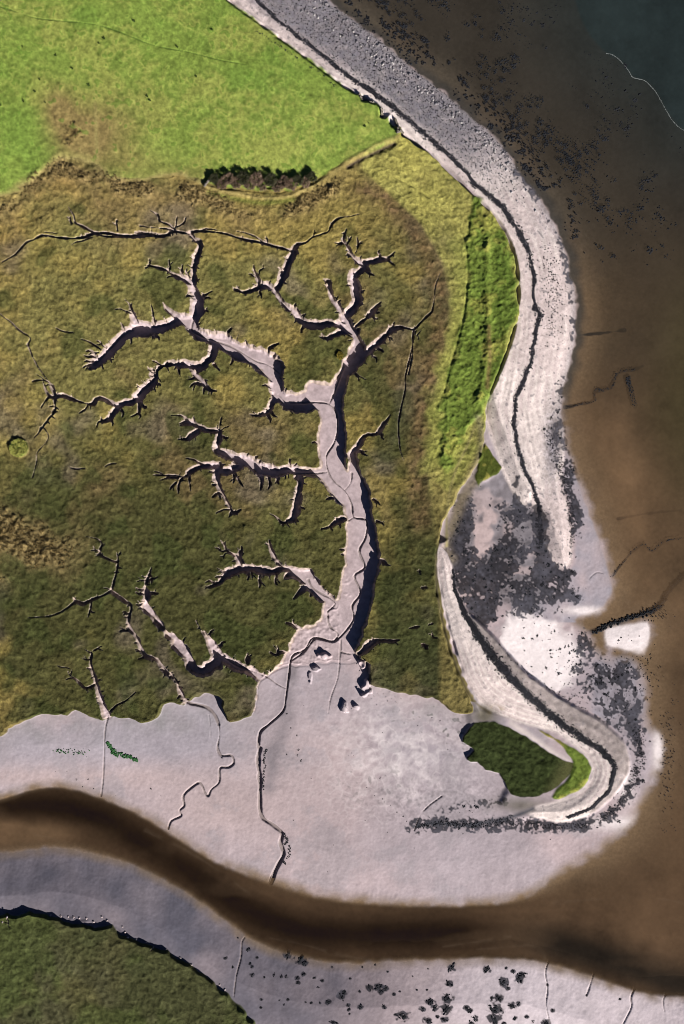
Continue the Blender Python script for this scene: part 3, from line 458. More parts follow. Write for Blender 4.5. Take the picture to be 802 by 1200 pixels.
# sandy white sheet east of the spit
wh = sstep(-.25, .35, blob(618, 748, 40, 34) * 1.5 + blob(650, 780, 40, 36) * 1.2 - .75 + .12 * n16 + .08 * n4)
col = lay(col, MUD_WHITE * 1.08, wh * (dS > -2) * sstep(5, 12, dS + 10 * (wh > .5)))
col = lay(col, MUD_WHITE, 1.2 * blob(685, 716, 22, 5) + blob(775, 880, 8, 26) * 1.2 + .9 * blob(718, 965, 34, 9) * sstep(940, 980, PY + .3 * (PX - 700)) + .8 * blob(735, 925, 10, 20) + 1.2 * sstep(3, -3, poly(ISLE, 2)))
sg = sstep(-.28, .42, weed * 1.7 - .82 + (.26 * n1 + .30 * n2 + .30 * n4 + .22 * n8 + .16 * n16) * sstep(0, .3, weed))
MD = MUD_DARK * (1.15 + np.clip(.7 * n1 + .6 * n2 + .9 * n8 + .8 * n16, -1, 4)[..., None] * .4)
col = lay(col, MD, sg * .95)
# grey lower beach, pale upper beach
grey = C(.235, .222, .265); pale = C(.74, .655, .66); pink = C(.63, .54, .555)
lowgrey = sstep(270, 130, PY + .25 * (PX - 560)) * sstep(6, 26, -dB * 0 + (line_dist(catmull([(262, -2), (350, 62), (437, 123), (500, 178), (552, 225), (596, 280)], 3))))
cb = np.broadcast_to(pink, (NY, NX, 3)).copy()
cb = lay(cb, pale, sstep(-.4, .8, n40 * .5 + np.sin(dsea * .7 + 3 * n40 + n16) * .45 + .3 * n16))
cb = lay(cb, grey, lowgrey * (.92 + .1 * n4)); cb = lay(cb, C(.34, .31, .34), sstep(420, 700, PY) * .0 + sstep(-12, 2, dl) * .8)
cb = lay(cb, C(.27, .25, .29) * (1 + .3 * n1[..., None]), blob(648, 520, 11, 45) * 1.0 + blob(640, 250, 22, 40) * .35)
cb = lay(cb, C(.19, .18, .20), sstep(1.2, 2.2, n1 + .5 * n2 + .25 * n8 + .6 * lowgrey) * .7)
cb = cb * (1 + .025 * np.sin(dsea * .9 + 4 * n40 + 1.0 * n16) * (1 + n16) + .04 * noise(5, 431, 14))[..., None]
cb = lay(cb, MD, sg * .9)
col = lay(col, 0, wB * 0) + (cb - col) * wB[..., None]
cs = np.broadcast_to(pale, (NY, NX, 3)).copy()
wrS = line_dist(catmull([(534, 690), (545, 712), (553, 730), (563, 748), (583, 775), (612, 806), (645, 835), (675, 858), (700, 873), (715, 885), (720, 900), (714, 922)], 3))
cs = lay(cs, pink, sstep(-.3, 1, n40 + np.sin(dS * 1.1))); 
outer = sstep(2, -4, poly([(536, 690), (545, 712), (553, 730), (563, 748), (583, 775), (612, 806), (645, 835), (675, 858), (700, 873), (715, 885), (720, 900), (714, 922), (700, 940), (690, 952), (700, 965), (760, 930), (760, 850), (700, 790), (620, 740), (560, 690)], 2))
cs = lay(cs, C(.34, .295, .30) * (1 + .1 * n4[..., None]), outer * .9)
cs = lay(cs, C(.2, .19, .21), sstep(1.3, 2.2, n1 + .5 * n2) * .5)
col = col + (cs - col) * wS[..., None]
# spit surroundings: brown-grey apron and weed streaks
col = lay(col, C(.16, .145, .125), blob(568, 838, 16, 14) * 1.1 * (wI < .5) + .8 * blob(612, 944, 34, 9) * sstep(0, 4, dS + 2))
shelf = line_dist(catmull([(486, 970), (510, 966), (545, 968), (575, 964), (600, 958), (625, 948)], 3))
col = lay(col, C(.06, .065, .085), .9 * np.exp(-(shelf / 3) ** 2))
for WL in (WR1, WRB, WR2):
    Q = catmull(WL, 5)
    for qa, qb in zip(Q[:-1], Q[1:]):
        sy, sx, ok = win(qa[0], qb[0], qa[1], qb[1], 14)
        if not ok: continue
        d, t = segdist(xs[None, sx], ys[sy, None], qa, qb); hwid = (qa[2] + (qb[2] - qa[2]) * t) * .5
        wgt = sstep(.9, -.5, d - hwid + .5 * n4[sy, sx] + .5 * n2[sy, sx] + .4 * n1[sy, sx])
        col[sy, sx] = col[sy, sx] + (MD[sy, sx] * 1.2 - col[sy, sx]) * (np.clip(wgt, 0, 1) * .8)[..., None]
# brown olive ground along the bank
OL = C(.160, .145, .052); OLD = C(.068, .068, .026); BR = C(.165, .112, .058); YE = C(.235, .185, .060); GRY = C(.140, .115, .085)
cm = np.broadcast_to(OL, (NY, NX, 3)).copy()
low = sstep(230, 620, PY + .45 * PX - 110)
cm = lay(cm, OLD, low * .86 + .15 * n90)
cm = lay(cm, C(.235, .165, .058), .6 * np.clip(sstep(70, 0, belt_line) * sstep(420, 330, PX) + sstep(60, -20, PX + .12 * (PY - 300)) * sstep(760, 640, PY), 0, 1) * (.75 + .3 * n16 + .15 * n4))
cm = lay(cm, BR, sstep(.2, 1.8, fbm(60, 81) + .12 * n8) * .5)
cm = lay(cm, GRY, sstep(.3, 1.8, fbm(45, 91) + .4 * n16) * .65)
cm = lay(cm, YE, sstep(.3, 2.0, fbm(50, 101) + 1.5 * (1 - low) - .45 + .15 * n8) * .75)
cm = lay(cm, C(.042, .055, .018), sstep(.9, 1.8, fbm(30, 111) + .8 * low) * .6)
cm = lay(cm, C(.040, .047, .020), sstep(430, 470, PX) * sstep(560, 680, PY) * .6)
cm = lay(cm, C(.058, .064, .030), (PY > 1050) * .8)
cm = lay(cm, C(.068, .088, .028), (PY > 1050) * sstep(.2, 1.4, n40 + .4 * n8) * .6)
cm = lay(cm, BR * .85, brown_strip * (.75 + .15 * n4))
yl = sstep(0, 26, strip) * (PX > 430) * sstep(455, 500, PX + .55 * (PY - 220) * (PY < 300)) * sstep(640, 600, PY)
side = sstep(0, 10, PX - np.interp(PY, [150, 200, 235, 265, 310, 350, 400, 450, 500, 560, 610, 650], [420, 420, 458, 490, 514, 524, 519, 508, 499, 498, 504, 510]))
cm = lay(cm, C(.25, .238, .075), side * (.9 + .15 * n8) * sstep(650, 560, PY))
cm = lay(cm, C(.32, .30, .085), side * .8 * sstep(300, 220, PY) * (.6 + .4 * n16))
cm = lay(cm, C(.24, .195, .075), side * sstep(500, 560, PY) * .6)
cm = lay(cm, C(.26, .28, .07), .65 * sstep(26, 2, dG + 3 * n8) * sstep(250, 300, PY))
cm = lay(cm, C(.19, .145, .07), np.clip(rush * 1.1, 0, .9)); cm = lay(cm, C(.27, .20, .09), rush * sstep(.5, 1.5, t3) * .6)
cm = lay(cm, C(.15, .22, .04), sstep(12, 9, rp) * .9)
cm = cm * (1 + .13 * mot[..., None]) * (1.24 - .20 * low)[..., None] 
rimlight = sstep(-5, -1, np.maximum(dM, -dK * .6)) * 0
wm_edge = np.maximum(sstep(1.9, .4, dM), (dM < 9) & (dF < 9) & (PX < 470)).astype(f32)
wm_edge = np.maximum(wm_edge, sstep(7, 4, dM + n4) * sstep(-.5, 1.0, dS) * (dS < 8) * (PX > 480) * (PY > 655) * (PY < 822))
incr = sstep(-.7, .3, dK)
mw = wm_edge * incr
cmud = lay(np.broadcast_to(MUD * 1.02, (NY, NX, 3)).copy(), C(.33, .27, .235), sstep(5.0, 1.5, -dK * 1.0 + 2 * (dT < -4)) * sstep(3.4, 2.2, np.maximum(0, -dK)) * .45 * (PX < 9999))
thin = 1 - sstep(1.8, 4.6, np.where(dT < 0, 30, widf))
cmud = lay(cmud, C(.12, .095, .07), thin * .9)  # silt of narrow creeks darkened to stand in for their shade
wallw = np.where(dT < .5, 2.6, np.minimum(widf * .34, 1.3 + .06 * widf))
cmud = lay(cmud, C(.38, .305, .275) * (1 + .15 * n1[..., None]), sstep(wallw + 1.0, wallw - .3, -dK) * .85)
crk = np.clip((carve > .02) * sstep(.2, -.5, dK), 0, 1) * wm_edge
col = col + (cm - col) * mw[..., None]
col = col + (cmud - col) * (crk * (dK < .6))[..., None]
wIc = sstep(.6, -.6, dI)
ci = np.broadcast_to(C(.033, .045, .016), (NY, NX, 3)) * (1 + .2 * mot[..., None])
ci = lay(ci, C(.10, .105, .045), sstep(645, 668, PX + .5 * (PY - 900)))
col = col + (ci - col) * wIc[..., None]
esh = line_dist(catmull([(556, 566), (545, 582), (536, 600), (528, 620), (522, 640), (530, 655)], 3))
col = lay(col, C(.21, .175, .135) * (1 + .25 * n1[..., None]), .85 * np.exp(-(esh / 6) ** 2) * (dS > 0))
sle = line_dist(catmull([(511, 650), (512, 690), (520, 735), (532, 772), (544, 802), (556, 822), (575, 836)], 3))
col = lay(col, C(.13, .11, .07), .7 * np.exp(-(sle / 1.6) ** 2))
# bright grasses
BG = C(.150, .210, .042); BY = C(.31, .30, .075)
cg = lay(np.broadcast_to(BG, (NY, NX, 3)).copy(), BY, sstep(.1, 1.6, n16 + .5 * n4 + .9 * np.exp(-(ridge_line / 4) ** 2)) * .75)
cg = lay(cg, C(.045, .085, .014), sstep(.2, 1.8, .8 * noise(9, 121, 16) + .4 * n4 + .6 * n2) * .35 + .4 * sstep(572, 584, PX) * sstep(470, 400, PY))
cg = lay(cg, C(.16, .125, .05), np.exp(-(line_dist(np.array([(571, 385), (573, 420), (570, 455)])) / 3.0) ** 2) * .9)
cg = cg * (1 + .16 * mot[..., None])
col = lay(col, 0, wG * 0) + (cg - col) * sstep(5, -4, dG)[..., None]
wc = sstep(1.0, -1.0, dC)[..., None]
cc = lay(cg, C(.24, .22, .06), sstep(668, 650, PX + .3 * (PY - 880))); col = col + (cc - col) * wc
wp = sstep(1.0, -1.0, dP)[..., None]; col = col + (lay(np.broadcast_to(C(.075, .095, .02), cg.shape).copy(), BY * .7, sstep(.3, 1.3, n4)) - col) * wp
col = lay(col, C(.22, .17, .075), .7 * blob(582, 832, 9, 5) * sstep(.0, 1, n4 + 1))
# field
FG = C(.222, .315, .064); FY = C(.325, .345, .092); FB = C(.30, .235, .095)
cf = lay(np.broadcast_to(FG, (NY, NX, 3)).copy(), FY, sstep(-.6, 1.6, fbm(26, 131) + .55 * n4 + .35 * n2 + .3 * sstep(100, 330, PX)) * .6)
cf = lay(cf, C(.120, .250, .040), sstep(.2, 1.8, n90 + .6 * n16 + .4 * blob(20, 190, 60, 60)) * .35)
cf = lay(cf, FB * .9, .95 * blob(72, 130, 20, 26) + .95 * blob(95, 165, 32, 28) + .5 * blob(150, 195, 60, 20) + .7 * blob(130, 150, 45, 36) + .4 * blob(220, 205, 30, 8))
cf = lay(cf, C(.36, .31, .12), .8 * np.exp(-((PX - 114 - .03 * (PY - 120)) / 2.2) ** 2) * sstep(118, 130, PY) * sstep(208, 196, PY))
cf = lay(cf, C(.07, .15, .02), sstep(1.5, 2.1, n4 + .55 * n2) * .6)
cf = cf * (1 + .10 * mot[..., None])
cf = lay(cf, C(.30, .265, .10), .75 * sstep(-9, 2, dF + 2.2 * n8) * (PX < 450) * (PY > 120) * (PX < 250))
wFc = sstep(2.2, -1.5, dF + .8 * n4)
cf = lay(cf, C(.08, .15, .03), sstep(.02, .12, rillmask) * .6)
col = col + (cf - col) * wFc[..., None]
# bare edge and banks of the field
col = lay(col, C(.33, .27, .11), .6 * np.exp(-(emb / 2.4) ** 2) + .7 * np.exp(-((emb2 - 1) / 1.8) ** 2))
col = lay(col, C(.085, .065, .055), .9 * np.exp(-(dit / 2.4) ** 2))
col = lay(col, C(.19, .22, .05), .7 * np.exp(-(line_dist(catmull([(246, 228), (275, 235), (310, 240), (345, 236)], 3)) / 3.0) ** 2))
col = lay(col, C(.34, .29, .12), .6 * np.exp(-((dF - .5) / 1.6) ** 2) * (PX < 240) * (PY > 100))
col = lay(col, pale, .8 * np.exp(-(line_dist(catmull([(600, 848), (628, 868), (650, 884), (668, 895)], 3)) / 4) ** 2) * (dI > 1) * (dC > 1))
# path worn along the bank
path = line_dist(catmull([(524, 640), (524, 610), (526, 580), (534, 550), (546, 525), (556, 500)], 3))
col = lay(col, C(.26, .23, .10), .7 * np.exp(-(path / 1.8) ** 2))
col = lay(col, C(.19, .16, .12), .6 * np.exp(-(line_dist(catmull([(560, 490), (565, 520), (556, 550), (540, 585), (530, 620)], 3)) / 5) ** 2) * (wp[..., 0] < .5))
# bed under water
bed = np.broadcast_to(C(.20, .135, .082), (NY, NX, 3)).copy()
bed = lay(bed, C(.10, .085, .068), sstep(360, 240, PY) * .9)
bed = lay(bed, C(.12, .085, .06), sstep(0, 2, n16 + .5 * n40) * .4)
bedrills = np.full((NY, NX), 99., f32)
for P, w in [([(663, 477), (682, 473), (697, 469), (699, 458), (716, 454), (727, 436), (745, 432), (756, 428)], 1.8), ([(656, 394), (690, 391), (734, 386)], 1.2), ([(708, 672), (718, 676), (728, 664), (737, 653), (746, 644), (756, 638), (767, 646), (779, 635), (790, 633), (801, 631), (880, 620)], 1.3), ([(726, 608), (760, 602), (801, 598)], .8), ([(690, 744), (712, 734), (727, 729), (745, 723), (764, 717), (775, 710), (782, 698), (789, 689), (801, 676), (840, 648)], 3.2), ([(736, 441), (741, 457), (747, 476)], 2)]:
    bedrills = np.minimum(bedrills, line_dist(catmull(P, 3)) + .6 * jit - w)
bed = lay(bed, C(.025, .022, .022), sstep(1, -.6, bedrills) * .95)
shp_ = sstep(520, 440, PY) * (PX > 380)
ww = mix(sstep(-4, 9, dl + 1.2 * n8 + 1.0 * n4 + .5 * n2), sstep(-2, 2, dl + .8 * n4 + .5 * n8), shp_)
ww = mix(ww, sstep(-1.5, 5, dl + .5 * n4), (d2 < 20) * sstep(1180, 1160, PY + 0 * PX))
bed = lay(bed, C(.05, .047, .045), shp_ * sstep(16, 2, dl + 2 * n8) * .9)
col = col + (bed - col) * ww[..., None]
col = lay(col, C(.25, .21, .215), .8 * sstep(.05, .28, rillmask) * (dF > 2) * (dl < 0))  # wet rill floors, with painted shade so the cuts look deeper
mudm = ((dM > 0) & (dF > 0) & (dB > 0) & (dS > 0)).astype(f32)
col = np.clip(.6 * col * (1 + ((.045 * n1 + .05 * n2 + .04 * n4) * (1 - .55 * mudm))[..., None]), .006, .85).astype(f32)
# ------------------------------------------------------------------ zones
FLD, MAR, CRK, MUDZ, BCH, BNK, BED = range(7)
zone = np.full((NY, NX), MUDZ, np.int8)
zone[(dB < 0) | (dS < 0)] = BCH
zone[(dM < 0) & (dK > 0)] = MAR
zone[(dM < 0) & (dK <= 0)] = CRK
zone[dI < 0] = MAR
zone[(dG < 0) | (dC < 0) | (dP < 0)] = BNK
zone[dF < 0] = FLD
zone[dl > 0] = BED

# ------------------------------------------------------------------ materials
def newmat(name):
    m = bpy.data.materials.new(name); m.use_nodes = True
    nt = m.node_tree; nt.nodes.clear(); return m, nt, nt.nodes.new
def ground_mat(name, sc, amp, rough, spec, bump, scale2=None, bump_d=.08):
    m, nt, N = newmat(name); L = nt.links.new
    out = N('ShaderNodeOutputMaterial'); b = N('ShaderNodeBsdfPrincipled'); L(b.outputs[0], out.inputs[0])
    at = N('ShaderNodeAttribute'); at.attribute_name = 'Col'
    tc = N('ShaderNodeTexCoord')
    no = N('ShaderNodeTexNoise'); no.inputs['Scale'].default_value = sc; no.inputs['Detail'].default_value = 4; no.inputs['Roughness'].default_value = .65
    L(tc.outputs['Object'], no.inputs['Vector'])
    no2 = N('ShaderNodeTexNoise'); no2.inputs['Scale'].default_value = scale2 or sc * .23; no2.inputs['Detail'].default_value = 3
    L(tc.outputs['Object'], no2.inputs['Vector'])
    mr = N('ShaderNodeMapRange'); mr.inputs[1].default_value = .25; mr.inputs[2].default_value = .75; mr.inputs[3].default_value = 1 - amp; mr.inputs[4].default_value = 1 + amp
    L(no.outputs[0], mr.inputs[0])
    mr2 = N('ShaderNodeMapRange'); mr2.inputs[1].default_value = .3; mr2.inputs[2].default_value = .7; mr2.inputs[3].default_value = 1 - amp * .22; mr2.inputs[4].default_value = 1 + amp * .22
    L(no2.outputs[0], mr2.inputs[0])
    mu = N('ShaderNodeMath'); mu.operation = 'MULTIPLY'; L(mr.outputs[0], mu.inputs[0]); L(mr2.outputs[0], mu.inputs[1])
    vm = N('ShaderNodeVectorMath'); vm.operation = 'SCALE'; L(at.outputs['Color'], vm.inputs[0]); L(mu.outputs[0], vm.inputs['Scale'])
    L(vm.outputs[0], b.inputs['Base Color'])
    b.inputs['Roughness'].default_value = rough; b.inputs['Specular IOR Level'].default_value = spec
    bp = N('ShaderNodeBump'); bp.inputs['Strength'].default_value = bump; bp.inputs['Distance'].default_value = bump_d
    ad = N('ShaderNodeMath'); ad.operation = 'MULTIPLY_ADD'; L(no2.outputs[0], ad.inputs[0]); ad.inputs[1].default_value = .3; L(no.outputs[0], ad.inputs[2])
    L(ad.outputs[0], bp.inputs['Height']); L(bp.outputs[0], b.inputs['Normal'])
    return m
MATS = {
 FLD: ground_mat('pasture_turf', 3.0, .30, 1.0, .03, .6, .9, .07), MAR: ground_mat('marsh_turf', 2.8, .36, 1.0, .03, 1.0, 1.0, .15),
 CRK: ground_mat('wet_silt', 2.2, .09, .7, .03, .4, .5, .05), MUDZ: ground_mat('tidal_silt', 2.0, .07, .7, .03, .3, .16, .05),
 BCH: ground_mat('shingle', 3.6, .24, .9, .03, .7, 1.2, .06), BNK: ground_mat('lush_grass', 2.8, .32, 1.0, .04, .8, .9, .10), BED: ground_mat('estuary_bed', 1.2, .2, .9, .1, .3, .3, .05)}
NAMES = {FLD: 'field', MAR: 'salt_marsh_ground', CRK: 'tidal_creek_bed', MUDZ: 'mudflat', BCH: 'shingle_beach', BNK: 'grass_bank_ground', BED: 'estuary_bed'}

# ------------------------------------------------------------------ one ground sheet, its faces shared out by kind of ground
K = 5
ext = np.array([30, 120, 500, 2500, 12000], f32)
exs = np.concatenate([X0 - ext[::-1], xs, X1 + ext]); eys = np.concatenate([Y0 - ext[::-1], ys, Y1 + ext])
padn = lambda A: np.pad(A, ((K, K), (K, K)) + ((0, 0),) * (A.ndim - 2), mode='edge')
Z = padn(z); COL = padn(col); ZN = padn(zone)
EH, EW = Z.shape
VX = np.broadcast_to(((exs - CX) * S)[None, :], (EH, EW)); VY = np.broadcast_to(((CY - eys) * S)[:, None], (EH, EW))
idx = np.arange(EH * EW, dtype=np.int32).reshape(EH, EW)
quads = np.stack([idx[:-1, :-1], idx[1:, :-1], idx[1:, 1:], idx[:-1, 1:]], -1).reshape(-1, 4)
fz_ = ZN[:-1, :-1].reshape(-1)
def mesh_np(name, co, faces, mat, attrs=None, smooth=True):
    me = bpy.data.meshes.new(name); n = faces.shape[1]
    me.vertices.add(len(co)); me.vertices.foreach_set('co', np.ascontiguousarray(co, f32).ravel())
    me.loops.add(faces.size); me.loops.foreach_set('vertex_index', np.ascontiguousarray(faces, np.int32).ravel())
    me.polygons.add(len(faces)); me.polygons.foreach_set('loop_start', np.arange(0, faces.size, n, dtype=np.int32))
    try: me.polygons.foreach_set('loop_total', np.full(len(faces), n, np.int32))
    except Exception: pass
    me.polygons.foreach_set('use_smooth', np.full(len(faces), smooth, bool))
    for k, (v, ty) in (attrs or {}).items():
        a = me.attributes.new(k, ty, 'POINT')
        if ty == 'FLOAT_COLOR': a.data.foreach_set('color', np.concatenate([v, np.ones((len(v), 1), f32)], 1).astype(f32).ravel())
        else: a.data.foreach_set('value', v.astype(f32).ravel())
    me.update(calc_edges=True)
    me.materials.append(mat)
    o = bpy.data.objects.new(name, me); root.objects.link(o); return o
VXYZ = np.stack([VX, VY, Z], -1).reshape(-1, 3); VC = COL.reshape(-1, 3)
def submesh(name, mask, mat, xyz, attrs):
    q = quads[mask]; u, inv = np.unique(q, return_inverse=True)
    return mesh_np(name, xyz[u], inv.reshape(-1, 4), mat, {k: (v[u], t) for k, (v, t) in attrs.items()})
for k in range(7):
    o = submesh(NAMES[k], fz_ == k, MATS[k], VXYZ, {'Col': (VC, 'FLOAT_COLOR')}); o['kind'] = 'structure'

# ------------------------------------------------------------------ water
wcol = np.broadcast_to(C(.054, .041, .028), (NY, NX, 3)).copy()
swirl = fbm(50, 201, 4); sw2 = noise(60, 211, 14)
wcol = lay(wcol, C(.235, .145, .083), sstep(400, 520, PY) * sstep(860, 720, PY) * sstep(190, 5, dl) * (.85 + .12 * swirl))
wcol = lay(wcol, C(.085, .066, .032), sstep(330, 480, PY) * sstep(700, 560, PY) * sstep(60, 150, dl) * .7)
wcol = lay(wcol, C(.135, .082, .048), sstep(720, 850, PY) * .85)
wcol = lay(wcol, C(.060, .053, .026), sstep(740, 830, PX) * sstep(620, 480, PY) * sstep(250, 400, PY) * .7)
wcol = lay(wcol, C(.036, .033, .029), sstep(420, 80, PY) * .85)
front = catmull([(660, -120), (668, -60), (676, 0), (690, 35), (712, 60), (728, 68), (738, 82), (748, 90), (758, 92), (770, 104), (782, 126), (792, 140), (802, 150), (840, 170), (920, 230), (1000, 260)], 4)
fd = line_dist(front)
beyond = np.where(inside(np.concatenate([front, [(1300, 260), (1300, -400), (660, -400)]])), fd, -fd)
wcol = lay(wcol, C(.022, .034, .037), sstep(-130, 40, beyond) * .75 + sstep(-2, 3, beyond) * .35)
wcol = lay(wcol, C(.010, .0055, .003), np.exp(-((dth - 2) / 30) ** 2) * .95 * sstep(640, 540, PX))
wcol = lay(wcol, C(.010, .0095, .008), np.exp(-((dth - 2) / 26) ** 2) * .9 * sstep(560, 660, PX))
wcol = lay(wcol, C(.16, .11, .068), sstep(8, 0, dl) * .5)
plume = sstep(.4, 1.6, sw2 + .5 * swirl) * np.exp(-(dth / 45) ** 2)
wcol = lay(wcol, C(.085, .055, .034), plume * .25)
bar = blob(10, 980, 70, 13)
wcol = lay(wcol, C(.15, .095, .055), np.clip(bar * 1.3 * (1 + .3 * swirl), 0, .85))
wispy = np.zeros((NY, NX), f32)
for P in ([(285, 1098), (330, 1104), (365, 1112), (400, 1122), (440, 1128)], [(560, 1115), (600, 1112), (622, 1110), (636, 1116), (640, 1126)], [(520, 1112), (560, 1106), (600, 1100)], [(40, 980), (62, 985), (76, 996)], [(650, 1060), (700, 1056), (760, 1054), (802, 1060)], [(170, 975), (230, 1005), (290, 1048)]):
    wispy = np.maximum(wispy, np.exp(-((line_dist(catmull(P, 4)) + 1.2 * n8 + .6 * n16) / 2.0) ** 2))
wcol = lay(wcol, C(.22, .165, .12), wispy * .16 * (.6 + .4 * n8))
flow = np.sin(dth * .4 + 5 * n90 + 3 * n40 + 1.0 * n16) * np.exp(-(dth / 55) ** 2)
warp = noise(34, 231, 90) + .6 * noise(15, 232, 40)
wcol = np.clip(.6 * wcol * (1 + (.07 * swirl + .045 * flow + .06 * warp + .035 * n2 + .03 * n8 * (1 + n40 * .4))[..., None]), .004, .5).astype(f32)
dep = np.maximum(0, -z)
opac = (1 - np.exp(-2.4 * dep)) * .94
opac = np.maximum(opac, .55 * bar * 0)
Wc, Wo = padn(wcol), padn(opac.astype(f32))
wxyz = np.stack([VX, VY, np.zeros_like(Z)], -1).reshape(-1, 3)
wet = padn((z < .03) & (dl > -3))
wf = (wet[:-1, :-1] | wet[1:, :-1] | wet[1:, 1:] | wet[:-1, 1:]).reshape(-1)
river = padn((PX < 700) & (PY > 880))[:-1, :-1].reshape(-1)
m, nt, N = newmat('estuary_water'); L = nt.links.new
out = N('ShaderNodeOutputMaterial'); b = N('ShaderNodeBsdfPrincipled'); L(b.outputs[0], out.inputs[0])
a1 = N('ShaderNodeAttribute'); a1.attribute_name = 'Col'; L(a1.outputs['Color'], b.inputs['Base Color'])
a2 = N('ShaderNodeAttribute'); a2.attribute_name = 'Murk'; L(a2.outputs['Fac'], b.inputs['Alpha'])
b.inputs['Roughness'].default_value = .12; b.inputs['IOR'].default_value = 1.33
tc = N('ShaderNodeTexCoord'); no = N('ShaderNodeTexNoise'); no.inputs['Scale'].default_value = .9; no.inputs['Detail'].default_value = 3
L(tc.outputs['Object'], no.inputs['Vector']); bp = N('ShaderNodeBump'); bp.inputs['Strength'].default_value = .12; bp.inputs['Distance'].default_value = .05
L(no.outputs[0], bp.inputs['Height']); L(bp.outputs[0], b.inputs['Normal'])
WAT = m
for nm, mk in (('river_water', wf & river), ('sea_water', wf & ~river)):
    o = submesh(nm, mk, WAT, wxyz, {'Col': (Wc.reshape(-1, 3), 'FLOAT_COLOR'), 'Murk': (Wo.reshape(-1), 'FLOAT')}); o['kind'] = 'structure'

# ------------------------------------------------------------------ small things
def hz(x, y):
    j = int(np.clip((x - X0) / G, 0, NX - 1)); i = int(np.clip((y - Y0) / G, 0, NY - 1)); return float(z[i, j])
def at(A, x, y):
    return A[np.clip(((y - Y0) / G).astype(int), 0, NY - 1), np.clip(((x - X0) / G).astype(int), 0, NX - 1)]
def simple_mat(name, c, rough=.8, var=.35, sc=3.0, spec=.06, bump=.4):
    m, nt, N = newmat(name); L = nt.links.new
    out = N('ShaderNodeOutputMaterial'); b = N('ShaderNodeBsdfPrincipled'); L(b.outputs[0], out.inputs[0])
    tc = N('ShaderNodeTexCoord'); oi = N('ShaderNodeObjectInfo')
    no = N('ShaderNodeTexNoise'); no.inputs['Scale'].default_value = sc; no.inputs['Detail'].default_value = 4; L(tc.outputs['Object'], no.inputs['Vector'])
    ad = N('ShaderNodeMath'); ad.operation = 'MULTIPLY_ADD'; L(oi.outputs['Random'], ad.inputs[0]); ad.inputs[1].default_value = .6; L(no.outputs[0], ad.inputs[2])
    mr = N('ShaderNodeMapRange'); mr.inputs[1].default_value = .3; mr.inputs[2].default_value = 1.3; mr.inputs[3].default_value = 1 - var; mr.inputs[4].default_value = 1 + var; L(ad.outputs[0], mr.inputs[0])
    vm = N('ShaderNodeVectorMath'); vm.operation = 'SCALE'; vm.inputs[0].default_value = [q * .65 for q in c]; L(mr.outputs[0], vm.inputs['Scale']); L(vm.outputs[0], b.inputs['Base Color'])
    b.inputs['Roughness'].default_value = rough; b.inputs['Specular IOR Level'].default_value = spec
    bp = N('ShaderNodeBump'); bp.inputs['Strength'].default_value = bump; bp.inputs['Distance'].default_value = .05; L(no.outputs[0], bp.inputs['Height']); L(bp.outputs[0], b.inputs['Normal'])
    return m
M_WEED = simple_mat('dark_seaweed', (.016, .018, .024), .8, .4); M_STONE = simple_mat('grey_stone', (.21, .20, .225), .9, .3); M_PALE = simple_mat('pale_stone', (.40, .38, .40), .9, .3)
M_TWIG = simple_mat('bare_twigs', (.21, .15, .11), .9, .3); M_TWIG2 = simple_mat('dark_evergreen_leaves', (.06, .062, .035), .9, .3); M_BARK = simple_mat('bark', (.10, .075, .055), .9)
M_RUSH = simple_mat('dry_rushes', (.25, .185, .08), .95, .4, .6); M_GREENR = simple_mat('yellow_green_rushes', (.30, .31, .08), .95, .35, 1.5); M_DTUFT = simple_mat('dark_rushes', (.05, .085, .022), .95)
M_ALG = simple_mat('green_algae', (.035, .11, .04), .7, .4); M_MUDB = simple_mat('mud_clod', (.42, .36, .38), .8, .15); M_WRACK = simple_mat('drift_weed', (.026, .026, .034), .9, .4, .5); M_FOAM = simple_mat('foam', (.26, .29, .30), .6, .2)
M_GORSE = simple_mat('yellow_scrub', (.30, .25, .05), .9, .3); M_WALL = simple_mat('rubble_stone', (.20, .18, .16), .9, .35, 2.5)

def ico_np(sub):
    bm = bmesh.new(); bmesh.ops.create_icosphere(bm, subdivisions=sub, radius=1); bm.verts.index_update()
    v = np.array([x.co[:] for x in bm.verts], f32); f = np.array([[q.index for q in p.verts] for p in bm.faces], np.int32); bm.free(); return v, f
ICO1, ICO2 = ico_np(1), ico_np(2)
def lump(r, sub=2, flat=.55, rough=.3):
    v, f = (ICO1 if sub == 1 else ICO2); v = v.copy()
    for k in range(3):
        d = r.standard_normal(3); d /= np.linalg.norm(d); v *= (1 + rough * .5 * np.sin(2.3 * (k + 1) * (v @ d) + r.random() * 6))[:, None].astype(f32)
    v *= np.array([1 + .35 * r.standard_normal() * .6, 1, flat], f32); return v, f
def merge(parts):
    vs, fs, n = [], [], 0
    for v, f in parts: vs.append(v); fs.append(f + n); n += len(v)
    return np.concatenate(vs), np.concatenate(fs)
def cluster(r, n, spread, size, flat=.35):
    ps = []
    for k in range(n):
        v, f = lump(r, 1, flat, .35); s = size * r.uniform(.5, 1.2); a = r.uniform(0, 6.28); d = spread * r.random() ** .8
        ps.append((v * s + np.array([math.cos(a) * d, math.sin(a) * d * r.uniform(.5, 1), 0], f32), f))
    return merge(ps)
def to_mesh(name, vf, mat, smooth=True):
    o = mesh_np(name, vf[0], vf[1], mat, smooth=smooth); me = o.data; bpy.data.objects.remove(o); return me
